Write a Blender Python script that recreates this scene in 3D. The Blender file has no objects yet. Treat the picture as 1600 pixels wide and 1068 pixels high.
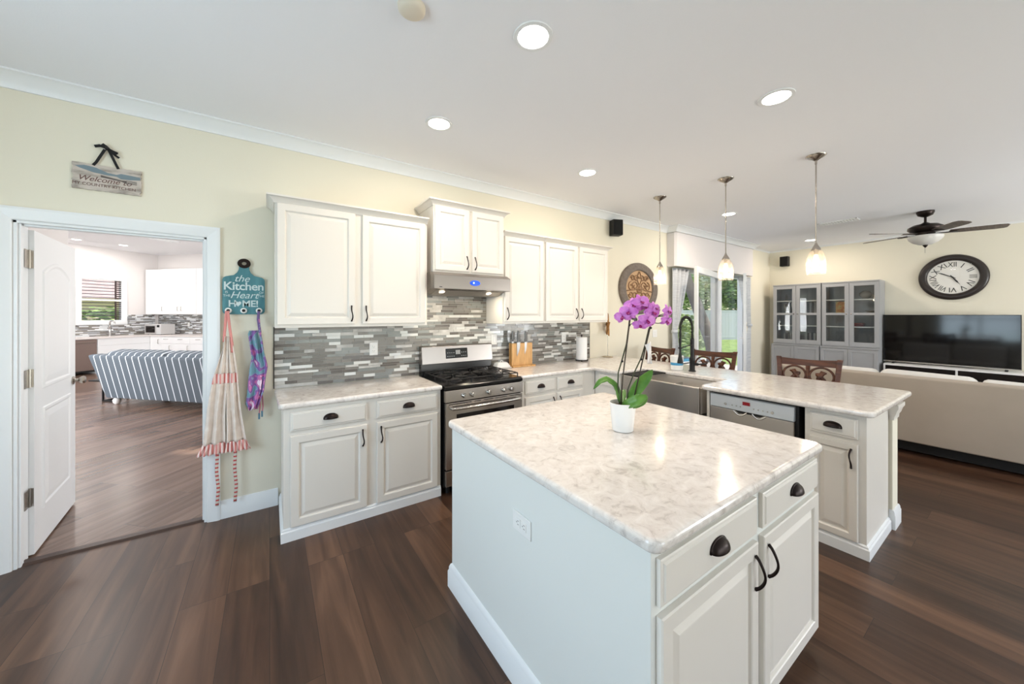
import bpy, math, random
from mathutils import Vector, Matrix
R = math.radians
random.seed(7)
SC = bpy.context.scene
COL = SC.collection

# ------------------------------------------------------------------ camera
YAW = math.atan2(819.35, 557.0)
cd = bpy.data.cameras.new('camera')
cd.sensor_fit = 'HORIZONTAL'; cd.sensor_width = 36.0
cd.lens = 557.0 / 1600 * 36; cd.shift_y = -43.2 / 1600
cd.clip_start = 0.03; cd.clip_end = 300
cam = bpy.data.objects.new('camera', cd); COL.objects.link(cam)
cam.location = (0, 0, 1.5); cam.rotation_euler = (R(90), 0, YAW - R(90))
SC.camera = cam

# ------------------------------------------------------------------ world, sun, daylight, exposure
W = bpy.data.worlds.new('sky'); SC.world = W; W.use_nodes = True
wn = W.node_tree
sky = wn.nodes.new('ShaderNodeTexSky'); sky.sky_type = 'NISHITA'; sky.sun_disc = False
sky.sun_elevation = R(52); sky.sun_rotation = R(120)
wn.links.new(sky.outputs[0], wn.nodes['Background'].inputs[0])
wn.nodes['Background'].inputs[1].default_value = 0.32

def sun_lamp(d, energy, col):
    l = bpy.data.lights.new('sun', 'SUN'); l.energy = energy; l.angle = R(1.5); l.color = col
    o = bpy.data.objects.new('sun', l); COL.objects.link(o)
    o.rotation_euler = Vector(d).to_track_quat('Z', 'Y').to_euler()
sun_lamp((0.45, -0.42, 0.78), 5.5, (1, .95, .86))

def day_area(name, loc, aim, w, h, energy, col):
    l = bpy.data.lights.new(name, 'AREA'); l.shape = 'RECTANGLE'; l.size = w; l.size_y = h
    l.energy = energy; l.color = col
    o = bpy.data.objects.new(name, l); COL.objects.link(o); o.location = loc
    o.rotation_euler = (-Vector(aim)).to_track_quat('Z', 'Y').to_euler()
# daylight in wall openings: only the west window is known, the rest are added
day_area('daylight_window_west', (-2.36, 1.1, 1.35), (1, 0, .15), 1.8, 1.6, 74, (.66, .84, 1))
day_area('added_light_south', (2.6, -4.06, 1.2), (0, 1, .35), 4.2, 2.1, 88, (.95, .97, 1))  # added source for the cabinet fronts
day_area('added_light_den', (7.2, -4.06, 1.3), (0, 1, .7), 1.8, 1.7, 185, (.97, .98, 1))  # added to lift the living room ceiling and far wall
day_area('added_light_family', (3.35, 5.5, 1.4), (-1, 1, .5), 2.6, 2.2, 170, (.97, .98, 1))  # unseen opening added to brighten the family room
day_area('added_light_family_rear', (-4.92, 6.86, 1.5), (.79, .613, .5), 2.6, 1.9, 250, (.97, .98, 1))  # added for the striped sofa's back and the floor

VS = SC.view_settings
VS.view_transform = 'Standard'; VS.look = 'None'; VS.exposure = 0.05; VS.gamma = 1.0; VS.use_curve_mapping = False

# ------------------------------------------------------------------ helpers
def lin(c):
    def f(x):
        x /= 255.0
        return x / 12.92 if x <= .04045 else ((x + .055) / 1.055) ** 2.4
    return tuple(f(x) for x in c) + (1.0,)

class MB:
    """collects faces; build() links them as ONE mesh object"""
    def __init__(s): s.v = []; s.f = []; s.mi = []; s.m = 0; s.M = None
    def add(s, vs, fs):
        b = len(s.v)
        for p in vs:
            p = Vector(p)
            s.v.append(tuple(s.M @ p) if s.M else tuple(p))
        for f in fs: s.f.append(tuple(i + b for i in f)); s.mi.append(s.m)
    def box(s, x0, x1, y0, y1, z0, z1):
        x0, x1 = min(x0, x1), max(x0, x1); y0, y1 = min(y0, y1), max(y0, y1); z0, z1 = min(z0, z1), max(z0, z1)
        s.add([(x0, y0, z0), (x1, y0, z0), (x1, y1, z0), (x0, y1, z0), (x0, y0, z1), (x1, y0, z1), (x1, y1, z1), (x0, y1, z1)],
              [(0, 3, 2, 1), (4, 5, 6, 7), (0, 1, 5, 4), (1, 2, 6, 5), (2, 3, 7, 6), (3, 0, 4, 7)])
        return s
    def loft(s, rings, cap0=True, cap1=True, closed=True):
        n = len(rings[0]); vs = [p for r in rings for p in r]; fs = []
        for i in range(len(rings) - 1):
            for j in range(n if closed else n - 1):
                k = (j + 1) % n
                fs.append((i * n + j, i * n + k, (i + 1) * n + k, (i + 1) * n + j))
        if cap0: fs.append(tuple(reversed(range(n))))
        if cap1: fs.append(tuple(range((len(rings) - 1) * n, len(rings) * n)))
        s.add(vs, fs); return s
    def lathe(s, prof, seg=24, c=(0, 0, 0), axis='z', cap0=True, cap1=True):
        rings = []
        for r, h in prof:
            r = max(r, 1e-4); ring = []
            for k in range(seg):
                a = 2 * math.pi * k / seg; u, v = r * math.cos(a), r * math.sin(a)
                p = (u, v, h) if axis == 'z' else ((u, -h, v) if axis == 'y' else (h, u, v))
                ring.append((p[0] + c[0], p[1] + c[1], p[2] + c[2]))
            rings.append(ring)
        return s.loft(rings, cap0, cap1)
    def tube(s, pts, r, seg=8, flat=None):
        pts = [Vector(p) for p in pts]; n = len(pts)
        rs = r if isinstance(r, (list, tuple)) else [r] * n
        rings = []; up = None
        for i, p in enumerate(pts):
            t = (pts[min(i + 1, n - 1)] - pts[max(i - 1, 0)]).normalized()
            if up is None: up = Vector((0, 0, 1)) if abs(t.z) < .9 else Vector((0, 1, 0))
            a = t.cross(up)
            if a.length < 1e-5: a = t.orthogonal()
            a.normalize(); b = a.cross(t).normalized(); up = b
            rings.append([p + a * (rs[i] * math.cos(2 * math.pi * k / seg)) + b * ((flat or 1) * rs[i] * math.sin(2 * math.pi * k / seg)) for k in range(seg)])
        return s.loft(rings)
    def prism(s, poly, z0, z1, plane='xy'):
        def q(p, h):
            return (p[0], p[1], h) if plane == 'xy' else ((p[0], h, p[1]) if plane == 'xz' else (h, p[0], p[1]))
        n = len(poly)
        return s.loft([[q(p, z0) for p in poly], [q(p, z1) for p in poly]])
    def sweep(s, path, prof, z=0.0):
        """profile (out, height) swept along an xy path; out = right hand side of the path"""
        P = [Vector((p[0], p[1])) for p in path]; n = len(P); rings = []
        for i in range(n):
            ds = []
            if i > 0: ds.append((P[i] - P[i - 1]).normalized())
            if i < n - 1: ds.append((P[i + 1] - P[i]).normalized())
            ns = [Vector((d.y, -d.x)) for d in ds]
            m = ns[0] if len(ns) == 1 else (ns[0] + ns[1]) / (1 + ns[0].dot(ns[1]))
            rings.append([(P[i].x + m.x * o, P[i].y + m.y * o, z + h) for o, h in prof])
        return s.loft(rings)
    def rects(s, x0, x1, z0, z1, steps):
        """nested rectangles facing -y: steps = (inset, y)"""
        return s.loft([[(x0 + i, y, z0 + i), (x1 - i, y, z0 + i), (x1 - i, y, z1 - i), (x0 + i, y, z1 - i)] for i, y in steps])
    def ball(s, c, r, seg=12, rows=8, sc=(1, 1, 1)):
        rings = []
        for i in range(rows + 1):
            a = math.pi * i / rows; rr = max(math.sin(a), 1e-3) * r
            rings.append([(c[0] + rr * math.cos(2 * math.pi * k / seg) * sc[0], c[1] + rr * math.sin(2 * math.pi * k / seg) * sc[1], c[2] - r * math.cos(a) * sc[2]) for k in range(seg)])
        return s.loft(rings)
    def grid(s, fn, nu, nv, double=None):
        vs = [fn(u / nu, v / nv) for v in range(nv + 1) for u in range(nu + 1)]
        fs = [(v * (nu + 1) + u, v * (nu + 1) + u + 1, (v + 1) * (nu + 1) + u + 1, (v + 1) * (nu + 1) + u) for v in range(nv) for u in range(nu)]
        s.add(vs, fs); return s
    def build(s, name, mats, parent=None, bevel=0, smooth=None, loc=None, rot=None, solid=0, seg=2):
        me = bpy.data.meshes.new(name); me.from_pydata(s.v, [], s.f)
        if not isinstance(mats, (list, tuple)): mats = [mats]
        for m in mats: me.materials.append(m)
        for p, i in zip(me.polygons, s.mi): p.material_index = i
        import bmesh
        b = bmesh.new(); b.from_mesh(me); bmesh.ops.recalc_face_normals(b, faces=b.faces); b.to_mesh(me); b.free()
        if smooth is not None:
            me.shade_smooth()
            if smooth < 180: me.set_sharp_from_angle(angle=R(smooth))
        o = bpy.data.objects.new(name, me); COL.objects.link(o)
        if parent: o.parent = parent
        if loc: o.location = loc
        if rot: o.rotation_euler = rot
        if solid:
            m = o.modifiers.new('solid', 'SOLIDIFY'); m.thickness = solid; m.offset = 0
        if bevel:
            m = o.modifiers.new('bevel', 'BEVEL'); m.width = bevel; m.segments = seg; m.limit_method = 'ANGLE'; m.angle_limit = R(40)
        return o

def tag(o, label=None, cat=None, group=None, kind=None):
    if label: o['label'] = label
    if cat: o['category'] = cat
    if group: o['group'] = group
    if kind: o['kind'] = kind
    return o
def thing(name, label, cat, loc=(0, 0, 0), rz=0, group=None):
    o = bpy.data.objects.new(name, None); COL.objects.link(o); o.empty_display_size = .1
    o.location = loc; o.rotation_euler = (0, 0, rz)
    return tag(o, label, cat, group)
def struct(o): o['kind'] = 'structure'; return o
def copy_tree(o, parent=None):
    c = o.copy(); COL.objects.link(c); c.parent = parent
    for ch in list(o.children): copy_tree(ch, c)
    return c

def text_into(mb, s, size, M, shear=0, extrude=.0006, spacing=1.0, align='CENTER', bold=0.0):
    cu = bpy.data.curves.new('lettering', 'FONT'); cu.body = s; cu.size = size; cu.shear = shear
    cu.extrude = extrude; cu.align_x = align; cu.align_y = 'CENTER'; cu.space_character = spacing; cu.offset = bold
    o = bpy.data.objects.new('lettering', cu); COL.objects.link(o)
    bpy.context.view_layer.update()
    me = bpy.data.meshes.new_from_object(o.evaluated_get(bpy.context.evaluated_depsgraph_get()))
    old = mb.M; mb.M = (old @ M) if old else M
    mb.add([v.co.copy() for v in me.vertices], [tuple(p.vertices) for p in me.polygons])
    mb.M = old
    bpy.data.objects.remove(o); bpy.data.curves.remove(cu); bpy.data.meshes.remove(me)
def face_front(x, y, z, roll=0):      # text standing up and facing -y
    return Matrix.Translation((x, y, z)) @ Matrix.Rotation(R(90), 4, 'X') @ Matrix.Rotation(roll, 4, 'Z')

# ------------------------------------------------------------------ materials
def mat(name, col, rough=.5, metal=0.0, bump=0, bscale=60, var=0, vscale=8, coat=0, emit=None, estr=0, trans=0, ior=1.45, sheen=0, spec=None):
    m = bpy.data.materials.new(name); m.use_nodes = True; nt = m.node_tree; b = nt.nodes['Principled BSDF']
    c = lin(col); b.inputs['Base Color'].default_value = c
    b.inputs['Roughness'].default_value = rough; b.inputs['Metallic'].default_value = metal
    b.inputs['Coat Weight'].default_value = coat; b.inputs['Coat Roughness'].default_value = .08
    b.inputs['Transmission Weight'].default_value = trans; b.inputs['IOR'].default_value = ior
    if sheen: b.inputs['Sheen Weight'].default_value = sheen
    if spec is not None: b.inputs['Specular IOR Level'].default_value = spec
    if emit: b.inputs['Emission Color'].default_value = lin(emit); b.inputs['Emission Strength'].default_value = estr
    if var or bump:
        tc = nt.nodes.new('ShaderNodeTexCoord')
    if var:
        n = nt.nodes.new('ShaderNodeTexNoise'); n.inputs['Scale'].default_value = vscale; n.inputs['Detail'].default_value = 4
        nt.links.new(tc.outputs['Object'], n.inputs['Vector'])
        r = nt.nodes.new('ShaderNodeValToRGB'); e = r.color_ramp.elements
        e[0].position = .3; e[1].position = .7
        e[0].color = tuple(x * (1 - var) for x in c[:3]) + (1,); e[1].color = tuple(min(1, x * (1 + var)) for x in c[:3]) + (1,)
        nt.links.new(n.outputs['Fac'], r.inputs['Fac']); nt.links.new(r.outputs['Color'], b.inputs['Base Color'])
    if bump:
        n = nt.nodes.new('ShaderNodeTexNoise'); n.inputs['Scale'].default_value = bscale; n.inputs['Detail'].default_value = 3
        nt.links.new(tc.outputs['Object'], n.inputs['Vector'])
        bp = nt.nodes.new('ShaderNodeBump'); bp.inputs['Strength'].default_value = bump; bp.inputs['Distance'].default_value = .01
        nt.links.new(n.outputs['Fac'], bp.inputs['Height']); nt.links.new(bp.outputs['Normal'], b.inputs['Normal'])
    return m

def nodes(m): return m.node_tree, m.node_tree.nodes['Principled BSDF']

def floor_mat(name, cols, rot, rough, plank=.19):
    m = mat(name, cols[0], rough); nt, b = nodes(m); N, L = nt.nodes, nt.links
    g = N.new('ShaderNodeNewGeometry'); mp = N.new('ShaderNodeMapping'); mp.inputs['Rotation'].default_value = (0, 0, rot)
    L.new(g.outputs['Position'], mp.inputs['Vector'])
    br = N.new('ShaderNodeTexBrick'); br.offset = .37; br.offset_frequency = 3
    for k, v in (('Scale', 1), ('Mortar Size', .0012), ('Mortar Smooth', .2), ('Bias', 0), ('Brick Width', 1.22), ('Row Height', plank)): br.inputs[k].default_value = v
    br.inputs['Color1'].default_value = (0, 0, 0, 1); br.inputs['Color2'].default_value = (1, 1, 1, 1); br.inputs['Mortar'].default_value = (.5, .5, .5, 1)
    L.new(mp.outputs['Vector'], br.inputs['Vector'])
    mp2 = N.new('ShaderNodeMapping'); mp2.inputs['Scale'].default_value = (1.0, 13, 1)
    L.new(mp.outputs['Vector'], mp2.inputs['Vector'])
    # shift the grain from plank to plank
    sh = N.new('ShaderNodeVectorMath'); sh.operation = 'MULTIPLY_ADD'; sh.inputs[1].default_value = (7, 13, 5)
    L.new(br.outputs['Color'], sh.inputs[0]); L.new(mp2.outputs['Vector'], sh.inputs[2])
    n1 = N.new('ShaderNodeTexNoise'); n1.inputs['Scale'].default_value = 1.3; n1.inputs['Detail'].default_value = 7; n1.inputs['Distortion'].default_value = .6
    L.new(sh.outputs[0], n1.inputs['Vector'])
    mx = N.new('ShaderNodeMath'); mx.operation = 'MULTIPLY_ADD'; mx.inputs[1].default_value = .26
    sp = N.new('ShaderNodeSeparateColor'); L.new(br.outputs['Color'], sp.inputs[0])
    L.new(sp.outputs[0], mx.inputs[0])
    sc = N.new('ShaderNodeMath'); sc.operation = 'MULTIPLY'; sc.inputs[1].default_value = .76
    L.new(n1.outputs['Fac'], sc.inputs[0]); L.new(sc.outputs[0], mx.inputs[2])
    r = N.new('ShaderNodeValToRGB'); e = r.color_ramp.elements
    e[0].position = .27; e[0].color = lin(cols[0]); e[1].position = .82; e[1].color = lin(cols[3])
    a = e.new(.44); a.color = lin(cols[1]); a = e.new(.60); a.color = lin(cols[2])
    L.new(mx.outputs[0], r.inputs['Fac'])
    dk = N.new('ShaderNodeMix'); dk.data_type = 'RGBA'; dk.blend_type = 'MIX'
    L.new(br.outputs['Fac'], dk.inputs['Factor']); L.new(r.outputs['Color'], dk.inputs['A']); dk.inputs['B'].default_value = lin((40, 28, 24))
    L.new(dk.outputs['Result'], b.inputs['Base Color'])
    bp = N.new('ShaderNodeBump'); bp.inputs['Strength'].default_value = .12; bp.inputs['Distance'].default_value = .004
    L.new(n1.outputs['Fac'], bp.inputs['Height']); L.new(bp.outputs['Normal'], b.inputs['Normal'])
    return m

def quartz_mat(name):
    m = mat(name, (232, 224, 216), .13, coat=.3); nt, b = nodes(m); N, L = nt.nodes, nt.links
    g = N.new('ShaderNodeNewGeometry')
    n1 = N.new('ShaderNodeTexNoise'); n1.inputs['Scale'].default_value = 19; n1.inputs['Detail'].default_value = 8; n1.inputs['Roughness'].default_value = .7; n1.inputs['Distortion'].default_value = .9
    L.new(g.outputs['Position'], n1.inputs['Vector'])
    r = N.new('ShaderNodeValToRGB'); e = r.color_ramp.elements
    e[0].position = .34; e[0].color = lin((198, 190, 184)); e[1].position = .64; e[1].color = lin((239, 234, 229))
    a = e.new(.45); a.color = lin((224, 217, 211))
    L.new(n1.outputs['Fac'], r.inputs['Fac']); L.new(r.outputs['Color'], b.inputs['Base Color'])
    return m

def glass_mat(name, tint=(1, 1, 1), refl=.09):
    m = bpy.data.materials.new(name); m.use_nodes = True; nt = m.node_tree; N, L = nt.nodes, nt.links
    N.remove(N['Principled BSDF'])
    t = N.new('ShaderNodeBsdfTransparent'); t.inputs[0].default_value = tint + (1,)
    g = N.new('ShaderNodeBsdfGlossy'); g.inputs['Roughness'].default_value = .02
    f = N.new('ShaderNodeLayerWeight'); f.inputs['Blend'].default_value = .5
    q = N.new('ShaderNodeMath'); q.operation = 'POWER'; q.inputs[1].default_value = 5; L.new(f.outputs['Facing'], q.inputs[0])
    a = N.new('ShaderNodeMath'); a.operation = 'MULTIPLY_ADD'; a.inputs[1].default_value = .6; a.inputs[2].default_value = refl * .4
    L.new(q.outputs[0], a.inputs[0])
    x = N.new('ShaderNodeMixShader'); L.new(a.outputs[0], x.inputs[0]); L.new(t.outputs[0], x.inputs[1]); L.new(g.outputs[0], x.inputs[2])
    L.new(x.outputs[0], N['Material Output'].inputs['Surface'])
    return m

def stripe_mat(name, c1, c2, freq, axis=0, width=.5, rough=.8, coord='Object'):
    m = mat(name, c1, rough); nt, b = nodes(m); N, L = nt.nodes, nt.links
    tc = N.new('ShaderNodeTexCoord'); s = N.new('ShaderNodeSeparateXYZ'); L.new(tc.outputs[coord], s.inputs[0])
    k = N.new('ShaderNodeMath'); k.operation = 'MULTIPLY'; k.inputs[1].default_value = freq; L.new(s.outputs[axis], k.inputs[0])
    f = N.new('ShaderNodeMath'); f.operation = 'FRACT'; L.new(k.outputs[0], f.inputs[0])
    g = N.new('ShaderNodeMath'); g.operation = 'GREATER_THAN'; g.inputs[1].default_value = width; L.new(f.outputs[0], g.inputs[0])
    x = N.new('ShaderNodeMix'); x.data_type = 'RGBA'; L.new(g.outputs[0], x.inputs['Factor']); x.inputs['A'].default_value = lin(c1); x.inputs['B'].default_value = lin(c2)
    L.new(x.outputs['Result'], b.inputs['Base Color'])
    return m

def ramp_mat(name, stops, scale, rough=.6, stretch=(1, 1, 1), detail=3, dist=0, const=False, kind='noise'):
    m = mat(name, stops[0][1], rough); nt, b = nodes(m); N, L = nt.nodes, nt.links
    tc = N.new('ShaderNodeTexCoord'); mp = N.new('ShaderNodeMapping'); mp.inputs['Scale'].default_value = stretch
    L.new(tc.outputs['Object'], mp.inputs['Vector'])
    if kind == 'noise':
        n = N.new('ShaderNodeTexNoise'); n.inputs['Detail'].default_value = detail; n.inputs['Distortion'].default_value = dist; out = n.outputs['Fac']
    else:
        n = N.new('ShaderNodeTexVoronoi'); out = n.outputs['Distance']
    n.inputs['Scale'].default_value = scale
    L.new(mp.outputs['Vector'], n.inputs['Vector'])
    r = N.new('ShaderNodeValToRGB'); e = r.color_ramp.elements
    if const: r.color_ramp.interpolation = 'CONSTANT'
    e[0].position, e[0].color = stops[0][0], lin(stops[0][1]); e[1].position, e[1].color = stops[-1][0], lin(stops[-1][1])
    for p, c in stops[1:-1]: q = e.new(p); q.color = lin(c)
    L.new(out, r.inputs['Fac']); L.new(r.outputs['Color'], b.inputs['Base Color'])
    return m

M = {}
M['wall'] = mat('yellow wall paint', (232, 226, 208), .75, bump=.05, bscale=180)
M['ceil'] = mat('ceiling paint', (244, 245, 249), .85, bump=.06, bscale=140)
M['trim'] = mat('white trim paint', (238, 240, 241), .35)
M['cab'] = mat('cream cabinet paint', (231, 226, 218), .32)
M['isl'] = mat('pale island paint', (231, 233, 229), .38)
M['floor'] = floor_mat('walnut planks', [(50, 34, 26), (70, 48, 36), (90, 64, 48), (114, 84, 65)], R(90), .33)
M['floor2'] = floor_mat('hall planks', [(84, 65, 55), (106, 84, 72), (124, 101, 88), (143, 118, 104)], R(-45), .27, .2)
M['quartz'] = quartz_mat('quartz')
M['bronze'] = mat('dark bronze', (46, 38, 36), .35, .8)
M['steel'] = mat('brushed steel', (186, 180, 174), .27, 1.0, var=.06, vscale=3)
M['steel2'] = mat('polished steel', (205, 203, 200), .16, 1.0)
M['nickel'] = mat('brushed nickel', (176, 170, 162), .25, 1.0)
M['black'] = mat('black enamel', (14, 14, 15), .18)
M['iron'] = mat('cast iron', (24, 23, 24), .42)
M['blackm'] = mat('matt black', (24, 23, 23), .55)
M['dglass'] = mat('dark oven glass', (26, 20, 18), .06)
M['tvglass'] = mat('black screen glass', (7, 7, 8), .07)
M['white'] = mat('white ceramic', (243, 241, 238), .22)
M['plast'] = mat('white plastic', (240, 239, 236), .35)
M['glass'] = glass_mat('window glass')
M['cglass'] = glass_mat('cabinet glass', (.86, .88, .88), .10)
M['wood'] = ramp_mat('cherry wood', [(.3, (62, 33, 20)), (.7, (104, 60, 38))], 6, .28, (1, 1, 6), 4)
M['bamboo'] = ramp_mat('bamboo', [(.3, (204, 152, 90)), (.7, (228, 180, 118))], 8, .4, (6, 1, 1), 3)
M['grey'] = mat('grey furniture paint', (166, 167, 169), .45)
M['greyd'] = mat('grey furniture inside', (112, 112, 114), .6)
M['linen'] = mat('beige upholstery', (180, 168, 154), .9, bump=.12, bscale=400, var=.05, vscale=3)
M['linenw'] = mat('pale cushion fabric', (232, 229, 224), .9, bump=.1, bscale=300)
M['leaf'] = ramp_mat('orchid leaf', [(.3, (58, 104, 34)), (.7, (104, 150, 62))], 12, .35)
M['stemm'] = mat('orchid stem', (62, 66, 42), .5)
M['petal'] = ramp_mat('orchid petal', [(.3, (196, 96, 196)), (.7, (226, 148, 224))], 25, .5)
M['lip'] = mat('orchid lip', (150, 22, 104), .45)
M['soil'] = mat('bark soil', (92, 66, 46), .9, bump=.5, bscale=90, var=.3, vscale=60)
M['lens'] = mat('lit lens', (255, 255, 255), .4, emit=(255, 247, 236), estr=14)
M['bulb'] = mat('lit bulb', (255, 240, 210), .4, emit=(255, 226, 186), estr=10)
M['fanbowl'] = mat('frosted bowl', (240, 238, 234), .3, trans=.25)

# ------------------------------------------------------------------ setting
WY = 3.37           # kitchen wall
CZ = 2.90           # ceiling
FX = 9.30           # far wall
S2 = math.sqrt(.5)
def E2(e1, e2): return ((e1 + e2) * S2, (e2 - e1) * S2)      # the family room is turned by 45 degrees

def wall_holes(name, u0, u1, z0, z1, holes, put, m, t):
    us = sorted({u0, u1, *[h[0] for h in holes], *[h[1] for h in holes]}); zs = sorted({z0, z1, *[h[2] for h in holes], *[h[3] for h in holes]})
    mb = MB()
    for a, b in zip(us, us[1:]):
        run = None
        for c, d in zip(zs, zs[1:]):
            mu, mz = (a + b) / 2, (c + d) / 2
            if any(h[0] < mu < h[1] and h[2] < mz < h[3] for h in holes):
                if run: put(mb, a, b, run[0], run[1]); run = None
            else: run = (run[0], d) if run else (c, d)
        if run: put(mb, a, b, run[0], run[1])
    return struct(mb.build(name, m))

DX0, DX1, DZ = -1.245, -0.375, 2.055          # doorway to the family room
PX0, PX1, PZ = 5.60, 8.06, 2.28               # french door opening
wall_holes('wall_kitchen', -2.2, FX + .12, 0, CZ, [(DX0, DX1, 0, DZ), (PX0, PX1, 0, PZ)],
           lambda mb, a, b, c, d: mb.box(a, b, WY, WY + .12, c, d), M['wall'], .12)
wall_holes('wall_far', -4.0, WY, 0, CZ, [], lambda mb, a, b, c, d: mb.box(FX, FX + .12, a, b, c, d), M['wall'], .12)
wall_holes('wall_left', -4.0, WY, 0, CZ, [(.2, 2.0, .55, 2.15)], lambda mb, a, b, c, d: mb.box(-2.32, -2.2, a, b, c, d), M['wall'], .12)
wall_holes('wall_rear', -2.32, FX + .12, 0, CZ, [(.5, 4.7, .1, 2.3), (6.3, 8.1, .5, 2.2)], lambda mb, a, b, c, d: mb.box(a, b, -4.12, -4.0, c, d), M['wall'], .12)
struct(MB().box(-2.32, FX + .12, -4.12, WY + .06, -.1, 0).build('floor', M['floor']))
struct(MB().box(-2.32, FX + .12, -4.12, WY + .12, CZ, CZ + .1).build('ceiling', M['ceil']))
# frames of windows behind the viewer; the two in the rear wall are added for light
def plain_window(name, kind, a, b, z0, z1, fixed):
    mb = MB(); w = .06
    def bx(u0, u1, c0, c1):
        if kind == 'x': mb.box(fixed - .03, fixed + .03, u0, u1, c0, c1)
        else: mb.box(u0, u1, fixed - .03, fixed + .03, c0, c1)
    bx(a, a + w, z0, z1); bx(b - w, b, z0, z1); bx(a, b, z0, z0 + w); bx(a, b, z1 - w, z1); bx((a + b) / 2 - .03, (a + b) / 2 + .03, z0, z1); bx(a, b, (z0 + z1) / 2 - .02, (z0 + z1) / 2 + .02)
    struct(mb.build(name, M['trim']))
plain_window('window_2', 'x', .2, 2.0, .55, 2.15, -2.25)
plain_window('window_added_3', 'y', .5, 4.7, .1, 2.3, -4.04)
plain_window('window_added_4', 'y', 6.3, 8.1, .5, 2.2, -4.04)

CROWN = [(0, -.085), (.012, -.085), (.016, -.07), (.03, -.055), (.05, -.03), (.07, -.018), (.078, -.012), (.092, -.01), (.092, 0), (0, 0)]
struct(MB().sweep([(-2.2, WY), (5.33, WY)], CROWN, CZ).build('trim_1', M['trim'], smooth=35))
struct(MB().sweep([(8.10, WY), (FX, WY), (FX, -4)], [(o * .35, h * .35) for o, h in CROWN], CZ).build('trim_2', M['trim'], smooth=35))
BASE = [(0, 0), (.016, 0), (.016, .095), (.012, .105), (.012, .115), (.006, .13), (0, .132)]
struct(MB().sweep([(-2.2, WY), (DX0 - .075, WY)], BASE).build('baseboard_left', M['trim'], smooth=35))
struct(MB().sweep([(DX1 + .075, WY), (.055, WY)], BASE).build('baseboard_kitchen', M['trim'], smooth=35))
struct(MB().sweep([(4.04, WY), (PX0 - .08, WY)], BASE).build('baseboard_nook', M['trim'], smooth=35))
struct(MB().sweep([(PX1 + .08, WY), (FX, WY), (FX, -4)], BASE).build('baseboard_far', M['trim'], smooth=35))

# door casing, jamb and threshold
mb = MB()
CAS = [(0, .0), (.075, .0), (.075, .018), (.06, .022), (.02, .014), (0, .012)]
def casing(mb, x0, x1, zt, wy, w=.075, sill=None):
    prof = [(0, 0), (w, 0), (w, -.022), (w * .8, -.024), (w * .3, -.016), (.006, -.012), (0, -.008)]
    def ring(pts): return pts
    lft = [[(x0 - o, wy + y, 0) for o, y in prof], [(x0 - o, wy + y, zt + o) for o, y in prof], [(x1 + o, wy + y, zt + o) for o, y in prof], [(x1 + o, wy + y, 0) for o, y in prof]]
    mb.loft(lft)
casing(mb, DX0, DX1, DZ, WY)
struct(mb.build('trim_3', M['trim']))
mb = MB(); mb.box(DX0, DX0 + .016, WY, WY + .12, 0, DZ); mb.box(DX1 - .016, DX1, WY, WY + .12, 0, DZ); mb.box(DX0, DX1, WY, WY + .12, DZ - .016, DZ)
mb.box(DX0 + .016, DX0 + .026, WY + .012, WY + .045, 0, DZ - .016); mb.box(DX1 - .028, DX1 - .016, WY + .03, WY + .07, 0, DZ - .016); mb.box(DX0 + .028, DX1 - .028, WY + .03, WY + .07, DZ - .028, DZ - .016)
struct(mb.build('trim_4', M['trim'], bevel=.002))
struct(MB().prism([(WY + .02, 0), (WY + .035, .012), (WY + .085, .012), (WY + .10, 0)], DX0 + .016, DX1 - .016, 'yz').build('trim_5', mat('threshold strip', (70, 52, 44), .4)))

# door leaf, swung into the family room
t = thing('door_1', 'white arched two panel door standing open in the left doorway', 'door', (DX0 + .038, WY + .125, 0), R(95))
t['kind'] = 'structure'
LW, LH, LT = .80, 2.02, .036
mb = MB()
mb.box(0, LW, -.0, LT, .012, LH)
mb.build('door_panel', M['trim'], t, bevel=.002)
for side, yy, sg in (('front', 0, -1), ('back', LT, 1)):
    mb = MB()
    def arch(ins, y):
        x0, x1, z0, z1 = .13 + ins, LW - .13 - ins, 1.02 + ins, 1.78 - ins
        pts = [(x0, y, z0), (x1, y, z0), (x1, y, z1)]
        for k in range(1, 20):
            u = k / 20; pts.append((x1 + (x0 - x1) * u, y, z1 + .075 * math.sin(math.pi * u) ** .9))
        pts.append((x0, y, z1)); return pts
    def low(ins, y):
        x0, x1, z0, z1 = .13 + ins, LW - .13 - ins, .24 + ins, .90 - ins
        return [(x0, y, z0), (x1, y, z0), (x1, y, z1), (x0, y, z1)]
    for fn in (arch, low):
        mb.loft([fn(0, yy), fn(.006, yy + sg * .007), fn(.022, yy + sg * .007), fn(.034, yy + sg * .001), fn(.075, yy + sg * .006)], cap0=False)
    mb.build('moulding', M['trim'], t)
for z in (.37, 1.105, 1.84):
    mb = MB(); mb.box(-.075, -.008, .0165, .0195, z - .055, z + .055); mb.box(-.004, -.0005, .002, LT - .004, z - .055, z + .055)
    mb.tube([(-.006, .016, z - .058), (-.006, .016, z + .058)], .006, 8)
    h = mb.build('hinge', M['nickel'], t, smooth=40)
for sg, yy in ((-1, 0), (1, LT)):
    mb = MB(); mb.lathe([(.032, 0), (.032, .006), (.014, .012), (.012, .03), (.026, .042), (.03, .055), (.024, .066), (.004, .07)], 20, axis='y')
    o = mb.build('door_knob', M['nickel'], t, smooth=40, loc=(LW - .065, yy, .985)); o.rotation_euler = (0, 0, 0 if sg < 0 else math.pi)

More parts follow.
